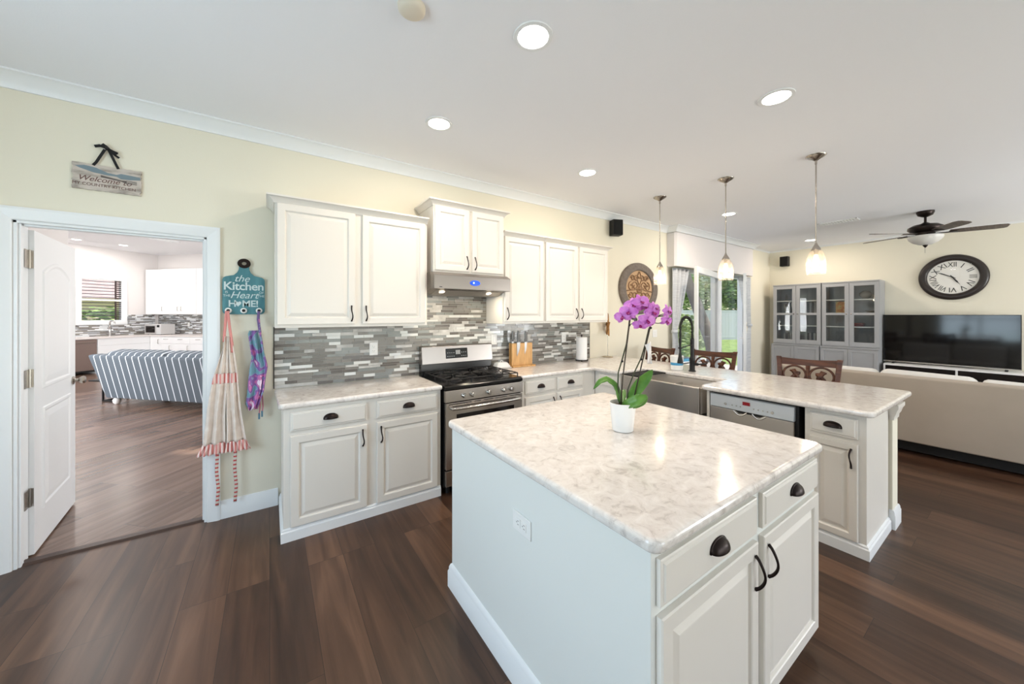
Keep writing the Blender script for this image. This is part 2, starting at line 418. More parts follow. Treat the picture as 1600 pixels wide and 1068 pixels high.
# ---- french door in the kitchen wall
mb = MB()
mb.box(PX0, PX0 + .06, WY + .01, WY + .11, 0, PZ); mb.box(PX1 - .06, PX1, WY + .01, WY + .11, 0, PZ); mb.box(PX0, PX1, WY + .01, WY + .11, PZ - .06, PZ)
mb.box(6.90, 7.06, WY + .02, WY + .10, 0, PZ - .06); mb.box(PX0, PX1, WY + .01, WY + .11, 0, .03)
struct(mb.build('door_2', M['trim'], bevel=.003))
def glazed_leaf(name, loc, rz, w, h, handle, label):
    t = thing(name, label, 'door', loc, rz); t['kind'] = 'structure'
    mb = MB(); s = .085
    mb.box(0, s, 0, .045, .02, h); mb.box(w - s, w, 0, .045, .02, h); mb.box(s, w - s, 0, .045, h - .1, h); mb.box(s, w - s, 0, .045, .02, .24)
    mb.build('sash', M['trim'], t, bevel=.003)
    MB().box(s, w - s, .018, .026, .24, h - .1).build('pane', M['glass'], t)
    if handle:
        mb = MB(); mb.box(w - .062, w - .022, -.008, 0, .95, 1.17); mb.tube([(w - .042, -.008, 1.06), (w - .042, -.05, 1.06), (w - .15, -.05, 1.06)], .009, 8)
        mb.build('door_handle', M['plast'], t, smooth=40)
glazed_leaf('door_3', (7.0, WY - .01, 0), R(180 + 13), 1.55, 2.255, False, 'white glazed patio door leaf ajar behind the left curtain')
glazed_leaf('door_4', (7.99, WY - .02, 0), R(180 + 22), .84, 2.255, True, 'white glazed patio door leaf with handle beside the right curtain')
MB().box(PX0 + .06, 6.90, WY + .06, WY + .066, .03, PZ - .06).build('window_5', M['glass'])['kind'] = 'structure'
MB().box(7.06, PX1 - .06, WY + .06, WY + .066, .03, PZ - .06).build('window_6', M['glass'])['kind'] = 'structure'

# valance and curtains
vx0, vx1, vy = 5.33, 8.09, 3.215
mb = MB(); mb.sweep([(vx0, WY - .001), (vx0, vy + .03), (vx0 + .03, vy), (vx1 - .03, vy), (vx1, vy + .03), (vx1, WY - .001)], [(0, 2.27), (0, 2.81), (-.02, 2.81), (-.02, 2.27)])
t = thing('window_valance', 'pale padded box valance across the top of the patio doors', 'valance')
mb.build('valance_box', mat('pale valance fabric', (226, 221, 220), .8), t, smooth=35)
MB().sweep([(vx0, WY - .001), (vx0, vy), (vx1, vy), (vx1, WY - .001)], [(o + .001, h) for o, h in CROWN], CZ - .001).build('crown_moulding', M['trim'], t, smooth=35)
cur = ramp_mat('sheer curtain', [(.35, (196, 200, 206)), (.65, (222, 224, 226))], 5, .85, (1, 1, 22), 2)
def curtain(name, label, x_in, x_out, tie_z, yb, flip):
    t = thing(name, label, 'curtain', (x_out, yb, 0))
    tie = .10; top = abs(x_in - x_out)
    def half(z):
        if z > tie_z:
            u = (z - tie_z) / (2.26 - tie_z); return tie + (top - tie) * u ** .8
        u = (tie_z - z) / tie_z; return tie + (.26 - tie) * math.sin(min(1, u * 1.5) * math.pi / 2)
    sg = 1 if x_in > x_out else -1
    def fn(u, v):
        z = 2.25 - v * 2.22; w = half(z)
        return (sg * u * w, .026 * math.sin(u * 13 * math.pi / 1.5) * (.35 + .65 * w / top), z)
    MB().grid(fn, 60, 40).build('drape', cur, t, smooth=180, solid=.003)
    mb = MB()
    mb.loft([[(sg * (tie * .5 + (tie * .56) * math.cos(a)), .042 * math.sin(a), tie_z + dz) for a in [2 * math.pi * k / 16 for k in range(16)]] for dz in (-.025, .025)], False, False)
    mb.build('tieback', cur, t, smooth=180, solid=.004)
curtain('curtain', 'sheer patterned curtain tied back left of the patio doors', 5.87, 5.37, 1.22, 3.29, 1)
curtain('curtain', 'sheer striped curtain tied back right of the patio doors', 7.62, 8.14, 1.28, 3.285, -1)

# ------------------------------------------------------------------ cabinet kit
def panel_door(x0, x1, z0, z1, m, parent, y=0.0, th=.02, fr=.055):
    w = x1 - x0; fr = min(fr, w * .2)
    mb = MB(); f = -th
    mb.rects(x0, x1, z0, z1, [(0, y - .0005), (0, y + f + .004), (.004, y + f), (fr - .008, y + f), (fr - .004, y + f + .003), (fr, y + f + .011), (fr + .006, y + f + .012), (fr + .014, y + f + .009), (fr + .028, y + f + .0035), (fr + .032, y + f + .003)])
    return mb.build('door', m, parent)
def drawer_front(x0, x1, z0, z1, m, parent, y=0.0, th=.02):
    f = -th
    return MB().rects(x0, x1, z0, z1, [(0, y - .0005), (0, y + f + .007), (.005, y + f + .005), (.011, y + f + .005), (.016, y + f)]).build('drawer', m, parent)
def bow_handle(x, z, parent, y=-.02, L=.118, m=None):
    mb = MB(); pts = []; n = 14
    for k in range(n + 1):
        u = k / n; pts.append((x + .004 * math.sin(2 * math.pi * u), y - .001 - .030 * math.sin(math.pi * u) ** .7, z - L / 2 + L * u))
    mb.tube(pts, [.0065 if k in (0, n) else .0042 + .0016 * abs(2 * k / n - 1) for k in range(n + 1)], 8)
    return mb.build('handle', m or M['bronze'], parent, smooth=60)
def cup_pull(x, z, parent, y=-.02, w=.088, h=.034, d=.026):
    mb = MB()
    def fn(u, v):
        a = math.pi * u; b = v * math.pi / 2
        return (x - w / 2 * math.cos(a) * (1 - .0 * v), y - d * math.sin(a) ** .8 * math.sin(b) * 1.0 - .0015, z - h * .35 + h * math.sin(a) ** .75 * math.cos(b))
    mb.grid(fn, 20, 8)
    rim = [(x - w / 2 * math.cos(math.pi * k / 20), y - .002, z - h * .35 + h * math.sin(math.pi * k / 20) ** .75) for k in range(21)]
    mb.tube([rim[0]] + rim[1:-1] + [rim[-1]], .003, 6)
    mb.tube([(x - w / 2, y - .002, z - h * .35), (x + w / 2, y - .002, z - h * .35)], .0025, 6)
    return mb.build('cup_pull', M['bronze'], parent, smooth=180, solid=.002)

def base_cabinet(name, label, w, depth, loc, rz, bays, m, group=None, stile=.03, trim_path=None, ztop=.874, drawers=True, toe=None):
    """front plane at local y=0, body behind (+y). bays = [(x0, x1, hinge)]"""
    t = thing(name, label, 'cabinet', loc, rz, group)
    MB().box(0, w, 0, depth, .085, ztop).build('carcass', m, t, bevel=.002)
    for x0, x1, hs in bays:
        if drawers:
            d = drawer_front(x0, x1, .722, .850, m, t); cup_pull((x0 + x1) / 2, .787, d)
        d = panel_door(x0, x1, .088, .692 if drawers else .85, m, t)
        if hs: bow_handle(x1 - .03 if hs == 'R' else x0 + .03, .60, d)
    MB().box(.002, w - .002, .004, depth, .0, .085).build('plinth', m, t)
    if trim_path:
        MB().sweep(trim_path, [(0, 0), (.016, 0), (.016, .062), (.010, .07), (.010, .078), (0, .086)]).build('base_trim', M['trim'], t, smooth=35)
    return t
def wall_cabinet(label, w, depth, z0, z1, loc, bays, m, crown, hz=.105, group=None):
    t = thing('wall_cabinet', label, 'cabinet', loc, 0, group)
    MB().box(0, w, 0, depth, z0, z1).build('carcass', m, t, bevel=.002)
    for x0, x1, hs in bays:
        d = panel_door(x0, x1, z0 + .022, z1 - .012, m, t)
        bow_handle(x1 - .028 if hs == 'R' else x0 + .028, z0 + hz, d)
    MB().sweep(crown, [(0, -.012), (.008, -.012), (.012, 0), (.03, .018), (.042, .026), (.05, .028), (.05, .04), (0, .04)], z1).build('crown_moulding', m, t, smooth=35)
    return t

CF = 2.785           # face plane of the base run
base_cabinet('base_cabinet', 'cream base cabinet with two drawers and two doors left of the range', 1.10, WY - .004 - CF, (.075, CF, 0), 0,
             [(.038, .518, 'R'), (.588, 1.068, 'L')], M['cab'], trim_path=[(0, WY - CF - .005), (0, 0), (1.098, 0)])
base_cabinet('base_cabinet', 'cream base cabinet with two drawers in the corner right of the range', 1.028, WY - .004 - CF, (1.99, CF, 0), 0,
             [(.05, .43, 'R'), (.46, .825, 'L')], M['cab'], trim_path=[(0, 0), (.96, 0)])
PX = 3.02            # face plane of the peninsula (looks to -x)
RZ = -math.pi / 2
t = thing('sink_cabinet', 'cream sink cabinet below the steel apron sink', 'cabinet', (PX, 2.76, 0), RZ)
MB().box(0, 1.21, .0, .575, .085, .60).build('carcass', M['cab'], t, bevel=.002)
MB().box(-.022, .345, .0, .575, .602, .874).build('filler_panel', M['cab'], t, bevel=.002); MB().box(1.212, 1.235, .0, .575, .085, .874).build('filler_panel', M['cab'], t, bevel=.002)
for a, b, hs in ((.05, .335, 'R'), (.38, .765, 'R'), (.785, 1.17, 'L')):
    d = panel_door(a, b, .09, .585, M['cab'], t); bow_handle(b - .03 if hs == 'R' else a + .03, .50, d)
d = drawer_front(.05, .335, .722, .85, M['cab'], t)
MB().box(.0, 1.235, .004, .575, 0, .085).build('plinth', M['cab'], t)
t = base_cabinet('base_cabinet', 'narrow cream base cabinet with one drawer at the peninsula end', .305, .56, (PX, .888, 0), RZ,
             [(.03, .268, 'R')], M['cab'], trim_path=[(0, 0), (.305, 0), (.305, .558)])

# dishwasher
t = thing('dishwasher', 'stainless dishwasher with pale control strip built into the peninsula', 'dishwasher', (PX, 1.520, 0), RZ)
DWW = .60
MB().box(.004, DWW - .004, .012, .56, .05, .866).build('body', M['blackm'], t)
mb = MB(); mb.box(.012, DWW - .022, -.022, .010, .10, .752); mb.build('door_panel', M['steel'], t, bevel=.004)
mb = MB(); mb.prism([(-.024, .756), (.008, .756), (.008, .858), (-.012, .858), (-.020, .852)], .012, DWW - .022, 'yz')
cp = mb.build('control_panel', mat('pale silver panel', (206, 212, 218), .3, .35), t, bevel=.002)
MB().box(.255, .305, -.0265, -.0235, .806, .832).build('display', mat('red display', (60, 6, 12), .2, emit=(190, 20, 40), estr=.25), cp)
for k, x in enumerate((.13, .18, .21, .24, .33, .36, .39, .42, .45)):
    mb = MB(); mb.lathe([(.011 if k in (0, 8) else .005, 0), (.010 if k in (0, 8) else .004, .004), (.001, .0042)], 12, (x, -.0225, .79), 'y'); mb.build('button', M['steel2'], cp, smooth=40)
mb = MB()
for x0, x1 in ((.19, .285), (.32, .41)):
    mb.tube([(x0 + (x1 - x0) * k / 10, -.024 - .006 * math.sin(math.pi * k / 10), .750 - .026 * math.sin(math.pi * (k / 10))) for k in range(11)], .006, 6)
mb.build('handle_lip', mat('bright lip', (226, 222, 216), .2, .8), t, smooth=60)
MB().prism([(.20, .7525), (.40, .7525), (.37, .735), (.30, .742), (.23, .735)], -.0235, -.0225, 'xz').build('pocket_shade', M['blackm'], t)  # flat black shape stands in for the shade of the grip recess
MB().box(.012, DWW - .022, .0, .03, .02, .09).build('kick_plate', M['blackm'], t)

# pony wall carrying the bar side of the worktop
t = thing('pony_wall', 'short yellow half wall with white base behind the peninsula cabinets', 'half wall'); t['kind'] = 'structure'
MB().box(3.605, 3.76, .565, WY - .004, 0, .874).build('wall_body', M['wall'], t, bevel=.004)
MB().sweep([(3.605, .583), (3.605, .565), (3.76, .565), (3.76, WY - .02)], BASE).build('base_trim', M['trim'], t, smooth=35)
MB().sweep([(3.605, .583), (3.605, .565), (3.76, .565), (3.76, WY - .02)], [(0, .76), (.006, .76), (.008, .785), (.016, .80), (.024, .83), (.032, .845), (.032, .872), (0, .872)]).build('corbel_trim', M['cab'], t, smooth=35)

# island
IX0, IX1, IY0, IY1 = .832, 2.062, .572, 1.812
t = thing('kitchen_island', 'pale square island cabinet with two drawers and two doors', 'kitchen island', (IX0, IY0, 0))
w = IX1 - IX0
MB().box(0, w, .0, IY1 - IY0, .085, .874).build('carcass', M['isl'], t, bevel=.002)
for x0, x1, hs in ((.022, .60, 'R'), (.648, w - .012, 'L')):
    d = drawer_front(x0, x1, .722, .850, M['cab'], t); cup_pull((x0 + x1) / 2 + .0, .79, d, w=.092)
    d = panel_door(x0, x1, .088, .695, M['cab'], t); bow_handle(x1 - .03 if hs == 'R' else x0 + .03, .60, d)
MB().box(.003, w - .003, .06, IY1 - IY0 - .003, 0, .085).build('plinth', M['isl'], t)
MB().sweep([(w, IY1 - IY0), (0, IY1 - IY0), (0, 0), (.03, 0)][:3], [(0, 0), (.018, 0), (.018, .085), (.013, .095), (.013, .108), (.006, .125), (0, .13)]).build('base_trim', M['trim'], t, smooth=35)

# worktops
def slab(poly, name, label):
    o = MB().prism(poly, .8755, .915).build(name, M['quartz'], bevel=.0155, seg=5)
    o.modifiers['bevel'].angle_limit = R(30)
    for p in o.data.polygons: p.use_smooth = False
    return tag(o, label, 'countertop')
def rc(cx, cy, r, a0, a1, n=6): return [(cx + r * math.cos(R(a0 + (a1 - a0) * k / n)), cy + r * math.sin(R(a0 + (a1 - a0) * k / n))) for k in range(n + 1)]
ix0, ix1, iy0, iy1 = .812, 2.087, .541, 1.842; r = .035
slab(rc(ix0 + r, iy0 + r, r, 180, 270) + rc(ix1 - r, iy0 + r, r, 270, 360) + rc(ix1 - r, iy1 - r, r, 0, 90) + rc(ix0 + r, iy1 - r, r, 90, 180), 'countertop', 'square marbled quartz top on the island')
slab([(.03, WY - .0105)] + rc(.045 + .03, 2.752 + .03, .03, 180, 270) + [(1.182, 2.752), (1.182, WY - .0105)], 'countertop', 'short marbled quartz top left of the range')
pr = .05
slab([(1.982, WY - .0105), (1.982, 2.752), (2.968, 2.752), (2.968, 2.40), (3.40, 2.40), (3.40, 1.575)] + rc(2.962 + .035, 1.575 - .035, .035, 90, 180) +
     rc(2.962 + pr, .540 + pr, pr, 180, 270) + rc(4.055 - .03, .532 + .03, .03, 270, 360) + [(4.04, WY - .0105)], 'countertop', 'long marbled quartz top of the corner run and peninsula')

# wall cabinets
UF = 3.04
dU = WY - .004 - UF
wall_cabinet('wide cream wall cabinet with two tall doors left of the range hood', 1.125, dU, 1.402, 2.305, (.03, UF, 0), [(.012, .53, 'R'), (.582, 1.105, 'L')], M['cab'],
             [(0, dU), (0, 0), (1.125, 0)])
dH = WY - .004 - 3.01
wall_cabinet('short raised cream cabinet above the range hood', .745, dH, 1.874, 2.482, (1.20, 3.01, 0), [(.012, .352, 'R'), (.382, .733, 'L')], M['cab'],
             [(0, dH), (0, 0), (.745, 0), (.745, dH)])
wall_cabinet('narrow cream single door wall cabinet right of the range hood', .54, dU, 1.402, 2.305, (1.948, UF, 0), [(.02, .526, 'L')], M['cab'], [(0, 0), (.54, 0)])
wall_cabinet('cream two door wall cabinet nearest the oval wall plaque', 1.03, dU, 1.402, 2.305, (2.49, UF, 0), [(.016, .498, 'R'), (.53, 1.016, 'L')], M['cab'], [(0, 0), (1.03, 0), (1.03, dU)])

# mosaic backsplash
def mosaic(name, zones, parent, y, mats, pitch, lens, label=None, rot=None, loc=None, base=None):
    rnd = random.Random(11); mb = MB(); g = .0022
    for (x0, x1, z0, z1) in zones:
        mb.m = 0; mb.box(x0, x1, y - .004, y, z0, z1)
    for (x0, x1, z0, z1) in zones:
        z = z0 + .001
        while z < z1 - .004:
            h = min(rnd.choice(pitch), z1 - z); x = x0 - rnd.random() * lens[0]
            while x < x1:
                l = rnd.uniform(*lens); a, b = max(x, x0), min(x + l, x1)
                if b - a > .004:
                    mb.m = 1 + rnd.choices(range(len(mats) - 1), (5, 5, 4, 4, 2))[0]
                    mb.box(a + g / 2, b - g / 2, y - .0085, y - .003, z + g / 2, z + h - g / 2)
                x += l
            z += h
    return mb.build(name, mats, parent, loc=loc, rot=rot)
TM = [mat('grout', (196, 193, 188), .8), mat('taupe tile', (134, 129, 122), .22, var=.08), mat('grey glass tile', (140, 142, 138), .1), mat('dark taupe tile', (108, 102, 96), .14),
      ramp_mat('marble tile', [(.35, (180, 177, 172)), (.65, (214, 211, 206))], 12, .3, detail=6), mat('pearl tile', (226, 226, 222), .08)]
bs = mosaic('tile_backsplash', [(.03, 3.536, .9155, 1.401), (1.157, 1.946, 1.401, 1.684)], None, WY - .0005, TM, (.019, .0265, .0265), (.07, .17))
for x in (.0245, 3.5365): MB().box(x, x + .005, WY - .0105, WY - .0005, .9155, 1.4005).build('edge_trim', M['blackm'], bs)
tag(bs, 'grey and white strip mosaic backsplash behind the range', 'backsplash')

# ------------------------------------------------------------------ range
t = thing('gas_range', 'stainless gas range with black cooktop and five knobs', 'range', (1.191, 2.735, 0))
RW = .782; RD = WY - .02 - 2.735
MB().box(.002, RW - .002, .02, RD, .06, .872).build('body', M['black'], t, bevel=.003)
mb = MB(); mb.prism([(-.012, .872), (RD - .06, .872), (RD - .06, .912), (.012, .912), (-.012, .900)], 0, RW, 'yz'); mb.build('cooktop', M['black'], t, bevel=.004)
mb = MB(); mb.prism([(.02, .868), (.02, .772), (-.016, .772), (-.012, .868)], 0, RW, 'yz'); cpn = mb.build('control_panel', M['steel'], t, bevel=.003)
for x in (.168, .247, .409, .566, .648):
    mb = MB(); mb.lathe([(.022, 0), (.022, .006), (.019, .010), (.017, .028), (.014, .032), (.001, .033)], 20, axis='y'); mb.box(-.004, .004, -.038, -.02, -.017, .017)
    mb.build('control_knob', M['steel2'], cpn, smooth=40, loc=(x, -.0145, .816))
od = MB(); od.box(.006, RW - .006, -.014, .02, .215, .764); od = od.build('oven_door', M['steel'], t, bevel=.004)
MB().box(.10, RW - .10, -.017, -.012, .33, .665).build('window', M['dglass'], od, bevel=.002)
mb = MB(); pts = [(.05 + (RW - .1) * k / 24, -.052 - .014 * math.sin(math.pi * k / 24), .722) for k in range(25)]
mb.tube([(.05, -.012, .722)] + pts + [(RW - .05, -.012, .722)], .0125, 10); mb.build('door_handle', M['steel2'], od, smooth=60)
mb = MB()
for x0, x1 in ((.03, .24), (.27, .33), (.36, .46), (.48, .60), (.63, .75)): mb.box(x0, x1, -.0155, -.013, .750, .756)
mb.build('vent_slots', M['blackm'], od)
MB().box(.006, RW - .006, -.012, .02, .075, .205).build('storage_drawer', M['steel'], t, bevel=.004)
mb = MB()
for x in (.05, RW - .05):
    for y in (.06, RD - .08): mb.lathe([(.02, 0), (.02, .062)], 12, (x, y, 0))
mb.build('levelling_feet', M['blackm'], t)
mb = MB(); mb.prism([(RD - .058, .90), (RD, .90), (RD, 1.02), (RD - .05, 1.02)], .002, RW - .002, 'yz'); mb.build('backguard', M['black'], t, bevel=.002)
mb = MB(); mb.prism([(RD - .085, 1.018), (RD, 1.018), (RD, 1.192), (RD - .052, 1.192), (RD - .064, 1.186)], 0, RW, 'yz'); bg = mb.build('console', mat('console steel', (160, 154, 150), .3, 1.0), t, bevel=.005)
def cons(u, v, off): # point on the console face
    return (u, (RD - .085) + .021 * (v - 1.018) / .168 - off, v)
mb = MB(); mb.loft([[cons(.245, 1.062, o), cons(.485, 1.062, o), cons(.485, 1.160, o), cons(.245, 1.160, o)] for o in (-.004, .003)]); dp = mb.build('control_display', M['black'], bg, bevel=.004)
mb = MB()
for row, v in enumerate((1.083, 1.118)):
    for u in (.266, .288, .310, .332, .418, .440, .462): mb.loft([[cons(u - .005, v - .003, o), cons(u + .005, v - .003, o), cons(u + .005, v + .003, o), cons(u - .005, v + .003, o)] for o in (.002, .0036)])
mb.loft([[cons(.352, 1.10, o), cons(.402, 1.10, o), cons(.402, 1.142, o), cons(.352, 1.142, o)] for o in (.002, .0034)])
mb.build('touch_keys', mat('pale print', (150, 152, 152), .5), dp)
# burners and grates
for bx, by, br in ((.17, .16, .042), (.17, .42, .034), (.39, .29, .048), (.61, .16, .038), (.61, .42, .034)):
    mb = MB(); mb.lathe([(br + .018, .910), (br + .014, .918), (br, .921), (br, .929), (br * .8, .934), (.001, .935)], 24, (bx, by, 0)); mb.build('burner', M['iron'], t, smooth=40)
for gx0, gx1 in ((.03, .262), (.266, .516), (.520, .752)):
    mb = MB(); y0, y1 = .03, .55; zt = .948; r = .0055
    def bar(a, b, dz=0): mb.tube([a + (zt,), ((a[0] + b[0]) / 2, (a[1] + b[1]) / 2, zt + dz), b + (zt,)], r, 6)
    bar((gx0, y0), (gx1, y0)); bar((gx0, y1), (gx1, y1)); bar((gx0, y0), (gx0, y1)); bar((gx1, y0), (gx1, y1)); cx = (gx0 + gx1) / 2
    bar((gx0, (y0 + y1) / 2), (gx1, (y0 + y1) / 2))
    for cy in (.16, .42) if gx0 != .266 else (.29,):
        for k in range(8):
            a = math.pi * k / 4 + math.pi / 8; rr = .13 if k % 2 else .115
            ex = max(gx0, min(gx1, cx + rr * math.cos(a))); ey = max(y0, min(y1, cy + rr * math.sin(a)))
            mb.tube([(cx + .03 * math.cos(a), cy + .03 * math.sin(a), zt + .006), (ex, ey, zt + .001)], .005, 6)
    for x in (gx0, gx1):
        for y in (y0, y1, (y0 + y1) / 2): mb.tube([(x, y, .9125), (x, y, zt)], .006, 6)
    mb.build('grate', M['iron'], t, smooth=50)

# range hood
t = thing('range_hood', 'stainless under-cabinet range hood with blue lit switch', 'range hood', (1.157, WY - .006, 0))
HW = .786
mb = MB(); HD = .48
mb.prism([(0, 1.685), (-.26, 1.685), (-HD + .10, 1.722), (-HD, 1.722), (-HD, 1.842), (-HD + .06, 1.872), (0, 1.872)], 0, HW, 'yz')
hb = mb.build('hood_body', mat('hood steel', (138, 132, 127), .3, 1.0), t, bevel=.003)
mb = MB(); mb.prism([(-.03, 1.6835), (-.255, 1.6835), (-HD + .11, 1.7195), (-HD + .108, 1.717), (-.256, 1.680), (-.03, 1.680)], .06, HW - .06, 'yz'); mb.build('filter_panel', mat('filter steel', (150, 145, 140), .35, .9), t)
mb = MB(); mb.lathe([(.052, 0), (.052, .004), (.046, .008), (.001, .009)], 24, axis='y'); mb.v = [(x, y, z * .48) for x, y, z in mb.v]
sw = mb.build('switch_oval', mat('blue lit switch', (20, 60, 190), .3, emit=(30, 90, 235), estr=.9), t, smooth=40, loc=(.395, -HD - .0005, 1.784))
MB().ball((0, 0, 0), .008).build('indicator', mat('pale indicator', (210, 230, 255), .3, emit=(200, 225, 255), estr=1.5), sw, smooth=180, loc=(-.018, -.010, 0))
MB().box(.05, .075, -HD - .002, -HD, 1.735, 1.741).build('badge', M['blackm'], t)
for x in (.13, .62):
    mb = MB(); mb.lathe([(.027, 0), (.022, .004), (.001, .004)], 20); o = mb.build('lamp_lens', mat('hood lamp', (255, 250, 240), .3, emit=(255, 238, 210), estr=3), t, smooth=40, loc=(x, -.345, 1.7015)); o.rotation_euler = (R(-19), 0, 0)
    l = bpy.data.lights.new('hood_lamp', 'AREA'); l.shape = 'DISK'; l.size = .05; l.energy = 1.6; l.color = (1, .86, .66)
    lo = bpy.data.objects.new('hood_lamp', l); COL.objects.link(lo); lo.parent = t; lo.location = (x, -.335, 1.690); lo.rotation_euler = (R(8), 0, 0)

# outlets and switches
def plate(label, loc, rz, kind='outlet', w=.072, h=.116, group=None, cat='outlet'):
    t = thing('wall_outlet' if kind == 'outlet' else 'light_switch', label, cat, loc, rz, group)
    MB().box(-w / 2, w / 2, -.006, 0, -h / 2, h / 2).build('cover_plate', M['plast'], t, bevel=.0025)
    if kind == 'outlet':
        for z in (-.020, .020):
            MB().box(-.017, .017, -.0085, -.005, z - .014, z + .014).build('socket', M['plast'], t, bevel=.004)
            mb = MB(); mb.box(-.008, -.006, -.009, -.008, z - .002, z + .007); mb.box(.006, .008, -.009, -.008, z - .002, z + .006); mb.box(-.002, .002, -.009, -.008, z - .009, z - .005); mb.build('slots', M['blackm'], t)
    else:
        MB().box(-.017, .017, -.010, -.005, -.033, .033).build('rocker', M['white'], t, bevel=.003)
ys = WY - .009
plate('white outlet on the mosaic tiles left of the range', (.775, ys, 1.19), 0)
plate('white switch on the mosaic tiles just left of the knife block', (2.045, ys, 1.225), 0, 'switch', cat='switch')
plate('white outlet on the mosaic tiles left of the paper towels', (3.075, ys, 1.205), 0)
t = thing('plug_adapter', 'small white plug adapter in the outlet beside the paper towels', 'plug', (3.06, ys - .010, 1.265))
MB().box(-.055, .065, -.03, 0, -.012, .012).build('adapter_body', M['plast'], t, bevel=.004)
plate('white switch plate on the yellow wall below the oval plaque', (5.00, WY, 1.20), 0, 'switch', w=.115, cat='switch')
# outlet lying sideways on the island's side
t = thing('wall_outlet', 'white sideways outlet on the long side of the island', 'outlet', (IX0, 1.15, .665), RZ)
MB().box(-.06, .06, -.006, 0, -.038, .038).build('cover_plate', M['plast'], t, bevel=.0025)
for x in (-.02, .02):
    MB().box(x - .014, x + .014, -.0085, -.005, -.017, .017).build('socket', M['plast'], t, bevel=.004)
    mb = MB(); mb.box(x - .003, x + .006, -.0092, -.008, -.008, -.006); mb.box(x - .003, x + .006, -.0092, -.008, .006, .008); mb.box(x - .010, x - .006, -.0092, -.008, -.002, .002); mb.build('slots', mat('grey slots', (120, 118, 114), .5), t)

# ------------------------------------------------------------------ sink and faucet
t = thing('apron_sink', 'stainless farmhouse apron sink set into the peninsula', 'sink', (PX - .055, 2.385, 0), RZ)
SW, SD = .80, .475
mb = MB()
mb.prism([(0, .635), (.03, .635), (.03, .872), (.02, .886), (.004, .886), (0, .878)], 0, SW, 'yz'); mb.build('apron', M['steel'], t, bevel=.003)
mb = MB(); a, b, c, d = .02, SW - .02, .032, SD - .045; zb = .66; zt = .874
mb.loft([[(a, c, zt), (b, c, zt), (b, d, zt), (a, d, zt)], [(a, c, zb + .02), (b, c, zb + .02), (b, d, zb + .02), (a, d, zb + .02)], [(a + .02, c + .02, zb), (b - .02, c + .02, zb), (b - .02, d - .02, zb), (a + .02, d - .02, zb)]], cap0=False)
mb.box(a, b, d + .001, d + .02, zb, zt); mb.box(a - .018, a - .001, .032, d, zb, zt); mb.box(b + .001, b + .018, .032, d, zb, zt)
mb.build('basin', mat('satin basin steel', (206, 200, 192), .45, .55), t)
mb = MB(); mb.box(.40, .416, .034, SD - .05, .68, .83); mb.build('divider', M['steel2'], t, bevel=.004)
for x in (.2, .6):
    mb = MB(); mb.lathe([(.045, .6605), (.045, .664), (.03, .662), (.001, .661)], 20, (x, .25, 0)); mb.build('drain', M['steel2'], t, smooth=40)
t = thing('drying_rack', 'dark roll-up rack over the left end of the sink', 'rack', (PX - .05, 2.38, .887), RZ)
mb = MB()
for k in range(9): mb.tube([(.02 + .024 * k, .01, .006), (.02 + .024 * k, .41, .006)], .005, 6)
mb.build('rods', M['blackm'], t, smooth=60)
mb = MB(); mb.box(.005, .225, .0, .012, 0, .012); mb.box(.005, .225, .405, .417, 0, .012); mb.build('side_strip', M['blackm'], t)

t = thing('kitchen_faucet', 'matt black spring neck faucet behind the sink', 'faucet', (3.585, 1.985, .9155))
mb = MB(); mb.lathe([(.034, 0), (.034, .008), (.026, .014), (.025, .10), (.028, .105), (.028, .135), (.022, .145), (.019, .16), (.019, .33), (.014, .335)], 20); mb.build('column', M['blackm'], t, smooth=40)
arch_pts = [(0, 0, .33), (0, 0, .43)] + [(-.11 + .11 * math.cos(R(a)), .0, .44 + .115 * math.sin(R(a))) for a in range(0, 181, 12)] + [(-.22, 0, .40), (-.22, 0, .345)]
MB().tube(arch_pts, .007, 8).build('hose', M['blackm'], t, smooth=60)
# coil around the hose
def resample(pts, n):
    P = [Vector(p) for p in pts]; L = [0]
    for a, b in zip(P, P[1:]): L.append(L[-1] + (b - a).length)
    out = []
    for k in range(n + 1):
        s = L[-1] * k / n; i = max(j for j in range(len(P) - 1) if L[j] <= s + 1e-9); out.append(P[i].lerp(P[i + 1], min(1, (s - L[i]) / max(1e-9, L[i + 1] - L[i]))))
    return out
cp_ = resample(arch_pts, 420); coil = []
for i, p in enumerate(cp_):
    tt = (cp_[min(i + 1, 420)] - cp_[max(i - 1, 0)]).normalized(); n1 = Vector((0, 1, 0)); n2 = tt.cross(n1); a = i * 2 * math.pi / 10
    coil.append(p + (n1 * math.cos(a) + n2 * math.sin(a)) * .0135)
MB().tube(coil, .0028, 5).build('spring', M['iron'], t, smooth=180)
mb = MB(); mb.lathe([(.012, .345), (.012, .30), (.010, .295), (.010, .20), (.014, .195), (.016, .17), (.027, .115), (.027, .10), (.001, .10)], 16, (-.22, 0, 0)); mb.build('spray_head', M['blackm'], t, smooth=40)
mb = MB(); mb.tube([(0, 0, .27), (-.12, 0, .262), (-.205, 0, .25)], .006, 8); mb.lathe([(.018, .243), (.018, .257)], 16, (-.22, 0, 0), cap0=False, cap1=False); mb.build('holder_arm', M['blackm'], t, smooth=50)
mb = MB(); mb.tube([(.0, -.02, .075), (0, -.06, .078)], .013, 12); mb.tube([(0, -.06, .078), (.03, -.115, .088), (.04, -.13, .094)], [.009, .007, .006], 8); mb.build('lever', M['blackm'], t, smooth=50)

